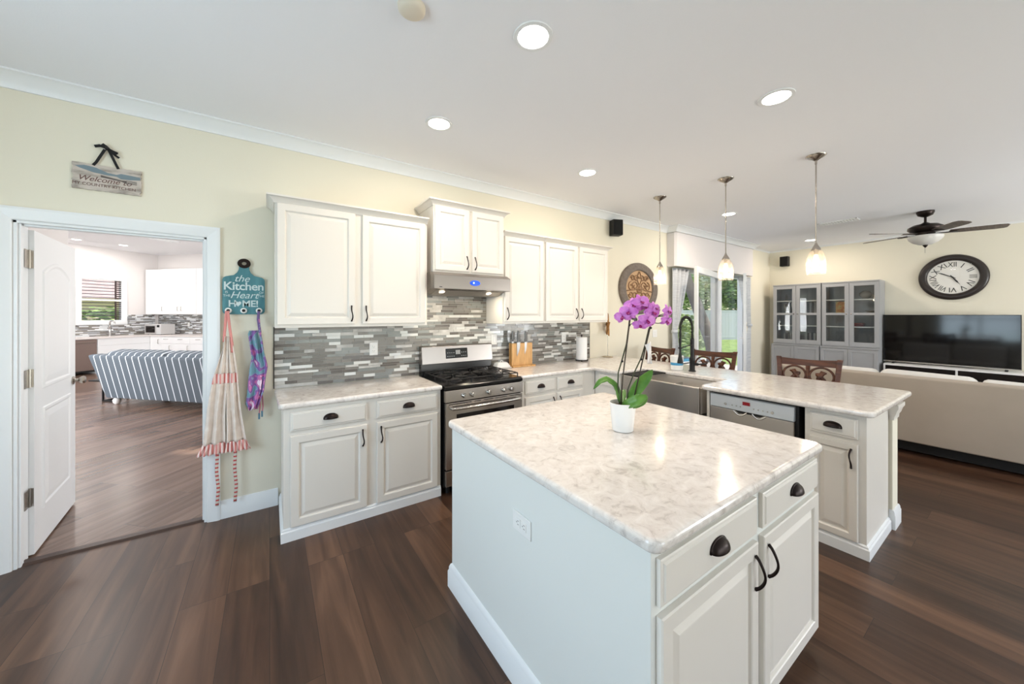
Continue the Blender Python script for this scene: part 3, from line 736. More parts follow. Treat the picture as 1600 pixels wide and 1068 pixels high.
t = thing('tablet_tub', 'white tub with blue label beside the black faucet', 'tub', (3.555, 2.135, .9155))
MB().lathe([(.052, 0), (.058, .004), (.064, .11), (.064, .13)], 24).build('tub_body', M['plast'], t, smooth=40)
MB().lathe([(.0615, .052), (.0625, .088)], 24, cap0=False, cap1=False).build('label_band', mat('blue label', (72, 152, 196), .4), t, smooth=40)
MB().lathe([(.066, .128), (.066, .148), (.06, .152), (.001, .152)], 24).build('lid', M['white'], t, smooth=40)
MB().lathe([(.0655, .132), (.0662, .146)], 24, cap0=False, cap1=False)

# ------------------------------------------------------------------ things on the worktops
t = thing('knife_block', 'upright bamboo magnetic knife block against the mosaic', 'knife block', (2.345, 3.255, .9155), R(-4))
MB().box(-.135, .135, -.012, .012, .016, .262).build('front_board', M['bamboo'], t, bevel=.002)
MB().box(-.135, .155, .03, .052, .016, .262).build('back_board', M['bamboo'], t, bevel=.002)
MB().box(-.140, .160, -.045, .075, 0, .016).build('block_base', M['bamboo'], t, bevel=.003)
def knife(label, x, y, ztip, blade, hl, tilt=0, bw=.034):
    t = thing('kitchen_knife', label, 'knife', (2.345 + x, 3.255 + y, .9155 + ztip), R(-4), 'knives on the bamboo block'); t.rotation_euler = (0, R(tilt), R(-4))
    mb = MB(); mb.prism([(-bw * .5, blade), (-bw * .5, .02), (-bw * .42, .0), (bw * .2, blade * .35), (bw * .5, blade * .65), (bw * .5, blade)], -.001, .001, 'xz'); mb.build('blade', mat('blade steel', (150, 149, 148), .3, .9), t)
    mb = MB(); mb.tube([(-.004, 0, blade), (-.002, 0, blade + hl * .3), (-.004, 0, blade + hl * .7), (0, 0, blade + hl)], [.0125, .014, .0125, .015], 10, flat=.7); mb.build('handle', mat('grey handle', (112, 110, 108), .35, .6), t, smooth=60)
knife('broad chef knife on the front of the bamboo block, second from left', -.055, -.0145, .118, .155, .13, 0, .040)
knife('slim knife on the front of the bamboo block, right of the chef knife', 0.045, -.0145, .133, .140, .12, 0, .030)
knife('dark edged knife rising behind the left edge of the bamboo block', -.105, .021, .118, .165, .115)
knife('small knife rising behind the middle of the bamboo block', -.015, .020, .145, .125, .09, 0, .024)
knife('knife rising behind the right side of the bamboo block', 0.085, .020, .105, .165, .105)

t = thing('butter_dish', 'white ceramic butter dish right of the range', 'butter dish', (2.08, 3.26, .9155), R(-6))
mb = MB(); mb.loft([[(sx * a, sy * b, z) for sx, sy in ((-1, -1), (1, -1), (1, 1), (-1, 1))] for a, b, z in ((.072, .05, 0), (.092, .066, .012), (.094, .068, .015))]); mb.build('dish', M['white'], t, bevel=.006)
mb = MB(); mb.loft([[(sx * a, sy * b, z) for sx, sy in ((-1, -1), (1, -1), (1, 1), (-1, 1))] for a, b, z in ((.082, .056, .015), (.080, .054, .03), (.058, .036, .062), (.052, .03, .066))])
lid = mb.build('lid', M['white'], t, bevel=.008)
MB().tube([(-.016, 0, .064), (-.014, 0, .078), (0, 0, .084), (.014, 0, .078), (.016, 0, .064)], .005, 8).build('lid_handle', M['white'], lid, smooth=60)

t = thing('towel_holder', 'dark metal upright paper towel holder near the backsplash end', 'paper towel holder', (3.24, 3.21, .9155))
mb = MB(); mb.lathe([(.08, .010), (.08, .016), (.001, .018)], 28)
for k in range(4):
    a = math.pi / 4 + k * math.pi / 2; mb.ball((.068 * math.cos(a), .068 * math.sin(a), .008), .0085, 8, 6)
mb.build('stand_base', M['bronze'], t, smooth=40)
mb = MB(); mb.tube([(0, 0, .016), (0, 0, .318)], .006, 8); mb.ball((0, 0, .322), .011); mb.build('post', M['bronze'], t, smooth=50)
o = MB().lathe([(.02, .019), (.066, .019), (.067, .022), (.067, .296), (.064, .299), (.02, .299), (.02, .019)], 32, (3.24, 3.21, .9155), cap0=False, cap1=False).build('paper_towel_roll', mat('paper towel', (244, 243, 242), .95, bump=.15, bscale=160), smooth=40)
tag(o, 'white paper towel roll on the dark upright holder', 'paper towels')

t = thing('starfish_stand', 'brown carved starfish on a thin rod stand beside the wall cabinet', 'figurine', (3.83, 3.30, .9155), R(49))
MB().lathe([(.07, 0), (.07, .006), (.062, .010), (.01, .014), (.001, .014)], 28).build('stand_base', mat('pale metal base', (176, 160, 136), .4, .4), t, smooth=40)
MB().tube([(0, 0, .012), (0, 0, .33)], .0035, 8).build('rod', M['nickel'], t, smooth=60)
mb = MB(); P = []
for k in range(10):
    a = R(90 + 36 * k); rr = (.175 if k % 2 == 0 else .058); P.append((rr * math.cos(a), rr * math.sin(a) + .43))
mb.loft([[(x * s, y_, (z - .43) * s + .43) for x, z in P] for y_, s in ((-.004, .2), (-.016, .55), (-.010, .9), (0, 1), (.010, .9), (.016, .55), (.004, .2))])
mb.build('starfish', ramp_mat('starfish brown', [(.3, (128, 84, 40)), (.7, (184, 134, 76))], 30, .6), t, smooth=50)

# ------------------------------------------------------------------ orchid
OX, OY, OZ = 1.475, 1.175, .9155
t = thing('potted_orchid', 'pink orchid in a white pot standing on the island', 'plant', (OX, OY, OZ))
MB().lathe([(.045, 0), (.051, .003), (.064, .135), (.066, .142), (.062, .142), (.059, .12)], 32, cap1=False).build('pot', M['white'], t, smooth=40)
MB().lathe([(.060, .118), (.04, .126), (.001, .130)], 24, cap0=False).build('soil', M['soil'], t, smooth=180)
# picture directions seen by the viewer: right (rx) and up; the plant faces the viewer
RT = Vector((math.sin(YAW), -math.cos(YAW), 0)); TO = -Vector((math.cos(YAW), math.sin(YAW), 0))
def V3(a, up, tw=0.0): return RT * a + Vector((0, 0, up)) + TO * tw
def leafblade(pts, w, name='leaf'):
    pts = resample(pts, 14); mb = MB()
    def fn(u, v):
        i = min(14, int(round(v * 14))); p = pts[i]; tn = (pts[min(14, i + 1)] - pts[max(0, i - 1)]).normalized()
        sd = tn.cross(w[1]).normalized(); up = sd.cross(tn); ww = w[0] * (math.sin(math.pi * min(1, .06 + v * .94)) ** .7) * (1 - .25 * (1 - v))
        x = (u - .5) * 2
        return p + sd * (x * ww) + up * (abs(x) * ww * .22)
    mb.grid(fn, 6, 14); return mb.build(name, M['leaf'], t, smooth=180, solid=.003)
up = Vector((0, 0, 1))
def PX(px, py, tw=0.0): return V3((px - 971) * .00323, .5845 - (py - 490.8) * .00323, tw)
leafblade([PX(969, 632), PX(966, 616), PX(958, 600), PX(946, 592), PX(935, 596), PX(925, 608)], (.020, (TO * .6 + up * .8)))
leafblade([PX(978, 632), PX(988, 615), PX(999, 600), PX(1010, 588), PX(1018, 577)], (.034, (TO * .9 + up * .1 - RT * .5)))
leafblade([PX(968, 634, .02), PX(974, 627, .05), PX(984, 620, .075), PX(996, 613, .085), PX(999, 611, .08)], (.030, (TO * .9 + up * .5)))
leafblade([PX(972, 634), PX(984, 630, .04), PX(996, 625, .04), PX(1008, 618, .02)], (.024, (TO * .7 + up * .7)))
leafblade([V3(0, .12, -.02), V3(.01, .16, -.06), V3(.02, .18, -.10), V3(.03, .17, -.15)], (.030, (up + TO * .2)))
stA = [PX(966, 632), PX(963.5, 600), PX(964, 582), PX(970, 562), PX(977, 537), PX(980.5, 510), PX(983, 488), PX(987, 474), PX(996, 469), PX(1004, 474)]
stB = [PX(977, 632), PX(979, 608), PX(990, 580), PX(1000, 559), PX(1006.5, 537), PX(1012, 513), PX(1020, 501), PX(1025, 494), PX(1036, 493)]
MB().tube(resample(stA, 40), .0036, 7).build('flower_stem', M['stemm'], t, smooth=180)
MB().tube(resample(stB, 40), .0034, 7).build('flower_stem', M['stemm'], t, smooth=180)
stk = mat('dark support stake', (58, 48, 38), .6)
MB().tube([PX(967, 632, .01), PX(970, 590, .01), PX(984, 482, .005)], .0033, 6).build('stake', stk, t, smooth=180)
MB().tube([PX(985, 632, .01), PX(997, 580, .01), PX(1018, 490, .005)], .0033, 6).build('stake', stk, t, smooth=180)
for p in (PX(970, 564, .004), PX(981, 508, .004), PX(999.5, 561, .004), PX(1014.5, 512, .004)):
    MB().ball(p, .006, 8, 6).build('clip', M['blackm'], t, smooth=180)
def flower(pos, face, size, roll=0):
    z = face.normalized(); x = z.cross(up).normalized(); y = x.cross(z) * -1
    y = up - z * up.dot(z); y.normalize(); x = y.cross(z)
    Mx = Matrix((x, y, z)).transposed().to_4x4(); Mx = Matrix.Translation(pos) @ Mx @ Matrix.Rotation(R(roll), 4, 'Z')
    mb = MB(); mb.M = Mx
    for ang, ln, wd, zo in ((90, .95, .30, -.01), (215, .92, .29, -.01), (325, .92, .29, -.01), (12, 1.0, .50, .02), (168, 1.0, .50, .02)):
        a = R(ang); ca, sa = math.cos(a), math.sin(a)
        def fn(u, v):
            s = (u - .5) * 2; l = v * ln * size; ww = wd * size * (math.sin(math.pi * (v ** .75) * .93 + .03)) ** .8
            h = zo * size + .16 * size * v - .34 * size * v * v + .10 * size * s * s * (1 if zo > 0 else -.6)
            px, py = l, s * ww; return (px * ca - py * sa, px * sa + py * ca, h)
        mb.grid(fn, 6, 8)
    f = mb.build('flower', M['petal'], t, smooth=180, solid=.0012)
    mb = MB(); mb.M = Mx
    def lf(u, v):
        s = (u - .5) * 2; l = v * .46 * size; ww = .20 * size * (math.sin(math.pi * min(1, v * .8 + .18))) ; return (s * ww, -l * .75, .05 * size + .34 * size * math.sin(v * 2.4) * .8 + .10 * size * s * s)
    mb.grid(lf, 6, 6); mb.ball((0, .02 * size, .09 * size), .075 * size, 8, 6)
    mb.build('lip', M['lip'], f, smooth=180, solid=.0012)
for px_, py_, tw, fx, fz, sz, rl in ((969, 494, .02, -.75, -.25, .046, 15), (977, 487, .035, -.5, .0, .046, -10), (985, 477, .02, -.3, .3, .046, 5), (996, 472, .03, .05, .3, .047, 12), (1005, 478, .0, .3, .15, .045, -12),
                              (1003, 500, .05, .2, -.1, .047, -8), (1014, 488, .03, .35, .1, .048, 10), (994, 507, .04, -.2, -.3, .038, 0), (1020, 481, .01, .5, .35, .040, -14), (1010, 503, .03, .4, -.2, .040, 20),
                              (1039, 486, .02, .62, .10, .038, 6), (1037, 501, .02, .35, -.25, .036, -10)):
    flower(PX(px_, py_, tw), TO * 1.0 + RT * fx + up * fz, sz, rl)
MB().tube([PX(981, 507), PX(985, 505, .02), PX(990, 503, .03)], .0022, 6).build('pedicel', M['stemm'], t, smooth=180)
MB().tube([PX(1020, 504), PX(1026, 505), PX(1036, 503, .01)], .0022, 6).build('pedicel', M['stemm'], t, smooth=180)
MB().tube([PX(1024, 495), PX(1029, 492), PX(1038, 489, .01)], .0022, 6).build('pedicel', M['stemm'], t, smooth=180)
for p in (PX(988, 499, .03), PX(985, 496, .02)): MB().ball(p, .011, 10, 8, (.9, .9, 1)).build('bud', mat('orchid bud', (112, 112, 92), .5), t, smooth=180)
mb = MB(); mb.grid(lambda u, v: PX(1004 + 9 * u + 5 * v * v + 2 * math.sin(v * 4), 538 + 30 * v - 5 * u * (1 - v), .012 + .015 * math.sin(u * 3 + v * 3)), 6, 10)
mb.build('ribbon_tag', mat('sheer ribbon', (236, 230, 226), .7), t, smooth=180, solid=.001)
# ------------------------------------------------------------------ ceiling fixtures
def downlight(label, x, y, z=CZ, e=10.2, col=(1, .85, .70), r=.078, group='recessed kitchen ceiling lights'):
    t = thing('recessed_light', label, 'ceiling light', (x, y, z), 0, group)
    MB().lathe([(r + .022, 0), (r + .02, -.005), (r, -.006), (r - .004, .0)], 32, cap0=False, cap1=False).build('trim_ring', M['trim'], t, smooth=50)
    MB().lathe([(.001, -.003), (r, -.003)], 32, cap0=False, cap1=False).build('lens', M['lens'], t)
    l = bpy.data.lights.new('lamp', 'AREA'); l.shape = 'DISK'; l.size = r * 1.9; l.energy = e; l.color = col
    o = bpy.data.objects.new('lamp', l); COL.objects.link(o); o.parent = t; o.location = (0, 0, -.008)
downlight('lit recessed light nearest the viewer, largest, above the island', 1.099, 1.427)
downlight('lit recessed light above the range hood cabinet', 1.029, 2.467)
downlight('lit recessed light above the right part of the island', 2.705, .944)
downlight('lit recessed light above the corner counter run', 2.598, 2.494)
downlight('lit recessed light seen behind the middle pendant rod', 5.30, 2.414, e=13, group='recessed living room ceiling lights')
downlight('lit recessed light seen behind the right pendant rod', 8.45, 2.40, e=13, group='recessed living room ceiling lights')

PGL = mat('crackled pendant glass', (255, 240, 222), .12, trans=.0)
def pendant_glass():
    m = bpy.data.materials.new('seeded clear glass'); m.use_nodes = True; nt = m.node_tree; N, L = nt.nodes, nt.links
    N.remove(N['Principled BSDF']); tc = N.new('ShaderNodeTexCoord'); n = N.new('ShaderNodeTexNoise'); n.inputs['Scale'].default_value = 34; n.inputs['Detail'].default_value = 3; n.inputs['Distortion'].default_value = 1.5
    L.new(tc.outputs['Object'], n.inputs['Vector'])
    r = N.new('ShaderNodeValToRGB'); r.color_ramp.elements[0].position = .42; r.color_ramp.elements[1].position = .66; r.color_ramp.elements[0].color = (.05, .05, .05, 1); r.color_ramp.elements[1].color = (.20, .20, .20, 1)
    L.new(n.outputs['Fac'], r.inputs[0])
    a = N.new('ShaderNodeBsdfTransparent'); a.inputs[0].default_value = (1, .97, .93, 1)
    b = N.new('ShaderNodeBsdfTranslucent'); b.inputs[0].default_value = lin((255, 248, 242)); g = N.new('ShaderNodeBsdfGlossy'); g.inputs['Roughness'].default_value = .12
    m1 = N.new('ShaderNodeMixShader'); m1.inputs[0].default_value = .3; L.new(b.outputs[0], m1.inputs[1]); L.new(g.outputs[0], m1.inputs[2])
    m2 = N.new('ShaderNodeMixShader'); L.new(r.outputs[0], m2.inputs[0]); L.new(a.outputs[0], m2.inputs[1]); L.new(m1.outputs[0], m2.inputs[2])
    L.new(m2.outputs[0], N['Material Output'].inputs['Surface']); return m
PGL = pendant_glass()
def pendant(label, x, y):
    t = thing('pendant_lamp', label, 'pendant lamp', (x, y, CZ), 0, 'pendant lamps over the peninsula')
    MB().lathe([(.074, 0), (.074, -.004), (.06, -.016), (.03, -.032), (.012, -.045), (.001, -.045)], 28).build('canopy', M['nickel'], t, smooth=50)
    mb = MB(); mb.lathe([(.0055, -.045), (.0055, -.785)], 10); mb.lathe([(.009, -.04), (.009, -.075)], 12); mb.build('rod', M['nickel'], t, smooth=50)
    MB().lathe([(.008, -.77), (.012, -.785), (.034, -.825), (.036, -.835), (.001, -.835)], 24).build('shade_cap', M['nickel'], t, smooth=50)
    MB().lathe([(.034, -.832), (.050, -.862), (.064, -.905), (.071, -.955), (.070, -1.005), (.064, -1.05)], 32, cap0=False, cap1=False).build('glass_shade', PGL, t, smooth=180, solid=.003)
    MB().lathe([(.013, -.835), (.013, -.875)], 12).build('lamp_socket', M['nickel'], t, smooth=50)
    MB().lathe([(.010, -.872), (.013, -.885), (.020, -.915), (.022, -.945), (.017, -.97), (.001, -.982)], 16).build('bulb', M['bulb'], t, smooth=180)
    l = bpy.data.lights.new('pendant_bulb', 'POINT'); l.energy = 2.2; l.color = (1, .86, .70); l.shadow_soft_size = .03
    o = bpy.data.objects.new('pendant_bulb', l); COL.objects.link(o); o.parent = t; o.location = (0, 0, -1.0)
pendant('glass jar pendant lamp nearest the living room sofa', 3.989, 1.094)
pendant('glass jar pendant lamp in the middle of the three', 3.896, 1.804)
pendant('glass jar pendant lamp nearest the oval wall plaque', 3.861, 2.533)

t = thing('smoke_detector', 'cream smoke detector at the top edge of the ceiling', 'smoke detector', (.535, 1.60, CZ))
MB().lathe([(.062, 0), (.06, -.018), (.045, -.03), (.02, -.034), (.001, -.034)], 28).build('housing', mat('aged plastic', (224, 214, 196), .5), t, smooth=45)
def vent(label, loc, w, d, rz):
    t = thing('ceiling_vent', label, 'air vent', loc, rz)
    mb = MB(); mb.box(-w / 2, w / 2, -d / 2, -d / 2 + .02, -.012, 0); mb.box(-w / 2, w / 2, d / 2 - .02, d / 2, -.012, 0); mb.box(-w / 2, -w / 2 + .02, -d / 2, d / 2, -.012, 0); mb.box(w / 2 - .02, w / 2, -d / 2, d / 2, -.012, 0); mb.build('frame', M['trim'], t, bevel=.002)
    MB().box(-w / 2 + .02, w / 2 - .02, -d / 2 + .02, d / 2 - .02, -.002, 0).build('duct_opening', mat('vent dark', (90, 90, 92), .8), t)
    mb = MB(); n = 12
    for k in range(n):
        x = -w / 2 + .02 + (w - .04) * (k + .5) / n; mb.prism([(x - .010, -.004), (x - .006, -.002), (x + .010, -.013), (x + .006, -.014)], -d / 2 + .02, d / 2 - .02, 'xz')
    mb.build('louvre', M['trim'], t)
vent('white louvred air vent on the living room ceiling', (7.106, 1.682, CZ), .45, .20, R(90))

def speaker(label, loc, rz, w, h, d):
    t = thing('wall_speaker', label, 'speaker', loc, rz, 'small black wall speakers')
    mb = MB(); mb.box(-w / 2, w / 2, -d, -.03, -h / 2, h / 2); mb.build('speaker_box', M['blackm'], t, bevel=.01)
    MB().box(-w / 2 + .008, w / 2 - .008, -d - .008, -d + .002, -h / 2 + .008, h / 2 - .008).build('grille', mat('speaker cloth', (20, 20, 20), .95, bump=.4, bscale=500), t, bevel=.006)
    mb = MB(); mb.tube([(0, 0, h * .35), (0, -.05, h * .3)], .014, 10); mb.build('bracket', M['blackm'], t)
speaker('black wall speaker above the cabinet end near the crown moulding', (4.02, WY, 2.70), R(-22), .15, .215, .15)
speaker('black wall speaker in the living room corner above the bookcases', (FX, 3.06, 2.64), R(-90), .15, .21, .15)

t = thing('ceiling_fan', 'dark five blade ceiling fan with frosted bowl light', 'ceiling fan', (7.38, .85, CZ))
MB().lathe([(.001, 0), (.085, 0), (.085, -.02), (.07, -.055), (.03, -.075), (.014, -.08)], 28, cap1=False).build('canopy', M['bronze'], t, smooth=50)
MB().lathe([(.013, -.07), (.013, -.17)], 12).build('downrod', M['bronze'], t, smooth=50)
MB().lathe([(.02, -.15), (.05, -.17), (.12, -.185), (.165, -.215), (.168, -.245), (.14, -.275), (.09, -.29), (.09, -.325), (.001, -.325)], 36).build('motor_housing', M['bronze'], t, smooth=50)
MB().lathe([(.10, -.33), (.165, -.335), (.168, -.35), (.16, -.375), (.12, -.42), (.06, -.452), (.001, -.46)], 36).build('light_bowl', M['fanbowl'], t, smooth=60)
MB().lathe([(.024, -.455), (.026, -.462), (.012, -.485), (.001, -.495)], 16).build('finial', M['bronze'], t, smooth=50)
MB().tube([(.14, .02, -.33), (.145, .02, -.55)], .0015, 5).build('pull_chain', M['bronze'], t)
blade_m = ramp_mat('fan blade wood', [(.3, (74, 62, 56)), (.7, (104, 92, 84))], 7, .35, (1, 9, 1), 4)
for k in range(5):
    a = R(-74 - 72 * k); mb = MB(); mb.M = Matrix.Rotation(a, 4, 'Z') @ Matrix.Translation((0, 0, -.300)) @ Matrix.Rotation(R(-11), 4, 'X')
    P = [(.21, -.05), (.30, -.062), (.60, -.072), (.665, -.062), (.685, -.04), (.685, .04), (.665, .062), (.60, .072), (.30, .062), (.21, .05)]
    mb.prism(P, -.004, .004); b = mb.build('blade', blade_m, t)
    mb = MB(); mb.M = Matrix.Rotation(a, 4, 'Z') @ Matrix.Translation((0, 0, -.300)); mb.prism([(.08, -.02), (.20, -.03), (.27, -.045), (.29, 0), (.27, .045), (.20, .03), (.08, .02)], -.016, -.008); mb.build('blade_iron', M['bronze'], t)

# ------------------------------------------------------------------ things on the kitchen wall
t = thing('welcome_sign', 'weathered wooden welcome sign hung by black ribbon above the doorway', 'wall sign', (-.861, WY - .004, 2.368))
rnd = random.Random(3); P = []
for k in range(25): P.append((-.152 + .304 * k / 24, -.081 + rnd.uniform(-.002, .002)))
for k in range(1, 12): P.append((.152 + rnd.uniform(-.007, .003), -.081 + .162 * k / 12))
for k in range(25): P.append((.152 - .304 * k / 24, .081 + rnd.uniform(-.002, .002)))
for k in range(1, 12): P.append((-.152 + rnd.uniform(-.003, .006), .081 - .162 * k / 12))
MB().prism(P, -.010, .001, 'xz').build('plank', [ramp_mat('weathered plank', [(.28, (128, 118, 110)), (.5, (196, 186, 176)), (.75, (214, 202, 194))], 9, .8, (1, 1, 3), 5)], t)
mb = MB(); kn = [(-.14, .058), (-.12, .048), (-.06, .030), (0, .024), (.04, .024), (.06, .012), (.10, .014), (.148, .022), (.148, .040), (.10, .044), (.06, .046), (.04, .036), (0, .040), (-.05, .062), (-.10, .069)]
mb.prism(kn, -.0112, -.0102, 'xz'); mb.build('painted_knife', mat('blue grey paint', (122, 138, 146), .8), t)
mb = MB(); mb.prism([(-.03, .006), (.062, -.004), (.085, -.014), (.085, .006), (.062, .004), (-.03, .020)], -.0114, -.0104, 'xz')
for k in range(4): z = -.014 + k * .0065; mb.prism([(.084, z), (.132, z - .001), (.132, z + .002), (.084, z + .003)], -.0114, -.0104, 'xz')
mb.build('painted_fork', mat('grey brown paint', (106, 98, 94), .8), t)
mb = MB()
text_into(mb, 'Welcome to', .046, face_front(-.012, -.0106, -.012), .35)
text_into(mb, 'MY COUNTRY KITCHEN', .0255, face_front(-.012, -.0106, -.048), 0)
mb.build('lettering', mat('faded brown lettering', (112, 84, 78), .8), t)
rib = mat('black ribbon', (16, 15, 16), .6)
mb = MB()
def strap(mb, pts, w, y=-.013): # flat ribbon lying in the xz plane
    for (x0, z0), (x1, z1) in zip(pts, pts[1:]):
        d = Vector((x1 - x0, z1 - z0)).normalized(); n = Vector((-d.y, d.x)) * w / 2; e = d * .001
        mb.prism([(x0 - n.x - e.x, z0 - n.y - e.y), (x1 - n.x + e.x, z1 - n.y + e.y), (x1 + n.x + e.x, z1 + n.y + e.y), (x0 + n.x - e.x, z0 + n.y - e.y)], y, y + .0015, 'xz')
strap(mb, [(-.062, .076), (-.05, .095), (-.012, .186)], .014); strap(mb, [(.048, .076), (.04, .095), (.006, .186)], .014)
mb.build('ribbon', rib, t)
mb = MB(); strap(mb, [(-.055, .196), (-.03, .206), (0, .196)], .017, -.016); strap(mb, [(-.022, .216), (-.005, .204), (.004, .192)], .018, -.018); strap(mb, [(0, .195), (.028, .182), (.045, .176)], .012, -.016); strap(mb, [(.005, .19), (.034, .160), (.052, .146)], .012, -.017); strap(mb, [(.045, .176), (.038, .168), (.012, .182)], .008, -.015)
mb.ball((0, -.016, .194), .012, 10, 8); mb.build('bow', rib, t)

BZ = 1.66
t = thing('hook_board', 'teal cutting board shaped hook rack with kitchen lettering', 'hook rack', (-.159, WY - .003, BZ))
P = rc(-.10, -.132, .028, 180, 270) + rc(.10, -.132, .028, 270, 360) + rc(.098, .092, .030, 0, 80) + [(.062, .132), (.042, .152), (.032, .175), (.030, .20)] + [(-.030, .20), (-.032, .175), (-.042, .152), (-.062, .132)] + rc(-.098, .092, .030, 100, 180)
MB().prism(P, -.016, 0, 'xz').build('board', ramp_mat('teal painted planks', [(.3, (66, 118, 128)), (.7, (94, 148, 156))], 5, .7, (4, 1, .6), 5), t, bevel=.002)
mb = MB(); n = 28; ring = []
mb.loft([[(.040 * math.cos(2 * math.pi * k / n) * s, y, .222 + .036 * math.sin(2 * math.pi * k / n) * s) for k in range(n)] for y, s in ((-.001, 1), (-.018, 1), (-.018, .36), (-.001, .36))], False, False)
mb.build('hanging_ring', M['bronze'], t, smooth=40)
mb = MB()
text_into(mb, 'the', .070, face_front(-.015, -.0168, .106), .35)
text_into(mb, 'Kitchen', .083, face_front(0, -.0168, .048), 0, bold=.0014, spacing=.95)
text_into(mb, 'Heart', .072, face_front(.0, -.0168, -.018), .35)
text_into(mb, 'IS', .024, face_front(-.104, -.0168, .004)); text_into(mb, 'THE', .024, face_front(-.102, -.0168, -.022))
text_into(mb, 'OF', .024, face_front(.106, -.0168, .004)); text_into(mb, 'THE', .024, face_front(.104, -.0168, -.022))
text_into(mb, 'H', .068, face_front(-.070, -.0168, -.082), bold=.0014); text_into(mb, 'ME!', .068, face_front(.038, -.0168, -.082), bold=.0014, spacing=.95)
hrt = [(-.036 + .0195 * math.sin(a) ** 3 * 1.0, -.080 + .0014 * (13 * math.cos(a) - 5 * math.cos(2 * a) - 2 * math.cos(3 * a) - math.cos(4 * a))) for a in [2 * math.pi * k / 24 for k in range(24)]]
mb.prism(hrt, -.0174, -.0162, 'xz')
mb.build('lettering', mat('pale lettering', (208, 222, 222), .7), t)
for x in (-.093, -.002, .092):
    mb = MB(); mb.lathe([(.021, -.002), (.021, .010), (.014, .016), (.001, .017)], 20, (x, -.015, -.132), 'y'); k_ = mb.build('hook_knob', M['white'], t, smooth=50)
    MB().lathe([(.011, 0), (.010, .004), (.001, .005)], 14, (x, -.0315, -.132), 'y').build('knob_screw', M['blackm'], k_, smooth=50)

def cloth(name, m, parent, z_of, xl, xr, folds, amp, y0, v0, v1, nu=48, nv=24, ph=0):
    """hanging cloth between heights v0..v1 (0 top, 1 bottom); xl, xr, amp are functions of v"""
    def fn(u, v):
        q = v0 + (v1 - v0) * v; a, b = xl(q), xr(q)
        return (a + (b - a) * u + .004 * math.sin(q * 9 + u * 5), y0 - amp(q) * (1 + math.sin(u * folds * math.pi * 2 + ph + 1.2 * math.sin(q * 4))) * .5 - .01 * math.sin(math.pi * u), z_of(q))
    return MB().grid(fn, nu, nv).build(name, m, parent, smooth=180, solid=.002)
def L(*pts):
    def f(q):
        for (a, x), (b, y) in zip(pts, pts[1:]):
            if q <= b: return x + (y - x) * (q - a) / (b - a)
        return pts[-1][1]
    return f
tan = ramp_mat('printed tan cotton', [(.3, (228, 214, 202)), (.62, (238, 226, 216)), (.75, (244, 236, 228))], 22, .9, detail=5)
pstr = stripe_mat('pink striped cotton', (226, 148, 142), (246, 226, 220), 46, 0, .45)
pink = mat('pink cotton', (226, 150, 144), .9)
t = thing('frilled_apron', 'tan apron with pink striped frill hanging from the left hook', 'apron', (-.255, WY - .03, 1.52))
zf = lambda q: -.02 - q * 1.0
l1, r1 = L((0, -.012), (.25, -.03), (.45, -.075), (.7, -.115), (1, -.15)), L((0, .004), (.25, .0), (.45, .002), (.7, -.006), (1, -.015))
l2, r2 = L((0, -.004), (.25, .0), (.45, .005), (.7, -.004), (1, -.008)), L((0, .012), (.25, .035), (.32, .045), (.45, .06), (.7, .085), (1, .115))
am = L((0, .010), (.3, .022), (.7, .034), (1, .04))
for a, b, mm, nm in ((.16, .43, tan, 'bib'), (.43, .50, pstr, 'waistband'), (.50, .93, tan, 'skirt')):
    cloth(nm, mm, t, zf, l1, r1, 2.2, am, -.005, a, b); cloth(nm, mm, t, zf, l2, r2, 2.0, am, -.012, a, b, ph=1.3)
fl = lambda f, d: (lambda q: f(q) + d * max(0, (q - .93) / .07))
cloth('frill', pstr, t, zf, fl(l1, -.022), fl(r1, .006), 5, lambda q: am(q) * .45 + .012 * (q - .93) / .07, -.02, .925, 1.0, 80, 8)
cloth('frill', pstr, t, zf, fl(l2, -.006), fl(r2, .020), 5, lambda q: am(q) * .45 + .012 * (q - .93) / .07, -.027, .925, 1.0, 80, 8, 1.3)
for pts in ([(-.006, -.012, .004), (-.012, -.028, -.10), (-.02, -.022, -.22)], [(.002, -.02, .004), (.012, -.034, -.10), (.03, -.03, -.26), (.028, -.03, -.3)]):
    MB().tube(resample([(x, y, z) for x, y, z in pts], 12), .0085, 8, flat=.5).build('neck_strap', pink, t, smooth=180)
dots = stripe_mat('dotted tie', (214, 206, 196), (196, 84, 80), 34, 2, .6)
for x in (-.055, .048):
    mb = MB()
    mb.tube(resample([(x, -.022, -.98), (x - .006, -.024, -1.15), (x + .004, -.022, -1.28), (x - .004, -.020, -1.40)], 16), .010, 8, flat=.3); mb.build('apron_tie', dots, t, smooth=180)
uni = ramp_mat('purple and teal print', [(.30, (120, 164, 178)), (.42, (150, 160, 192)), (.48, (142, 104, 168)), (.58, (206, 124, 178)), (.66, (244, 226, 240))], 11, .85, const=True, detail=1.5, dist=.8)
t = thing('print_apron', 'small purple, pink and teal printed apron hanging from the right hook', 'apron', (-.068, WY - .03, 1.52))
zf2 = lambda q: -.02 - q * .72
cloth('apron_cloth', uni, t, zf2, L((0, -.012), (.17, -.062), (.2, -.07), (.45, -.04), (.7, -.065), (.94, -.085), (1, -.06)), L((0, .006), (.2, -.006), (.45, .014), (.55, .03), (.7, .036), (.95, -.005), (1, -.05)), 1.6, L((0, .01), (.4, .035), (1, .03)), -.004, .17, 1.0)
cloth('apron_cloth', uni, t, zf2, L((0, -.004), (.3, .004), (.5, .012), (.8, .0), (1, -.03)), L((0, .008), (.2, .012), (.4, .030), (.55, .058), (.8, .034), (1, -.015)), 1.2, L((0, .01), (.4, .03), (1, .025)), -.022, .05, .99, ph=.7)
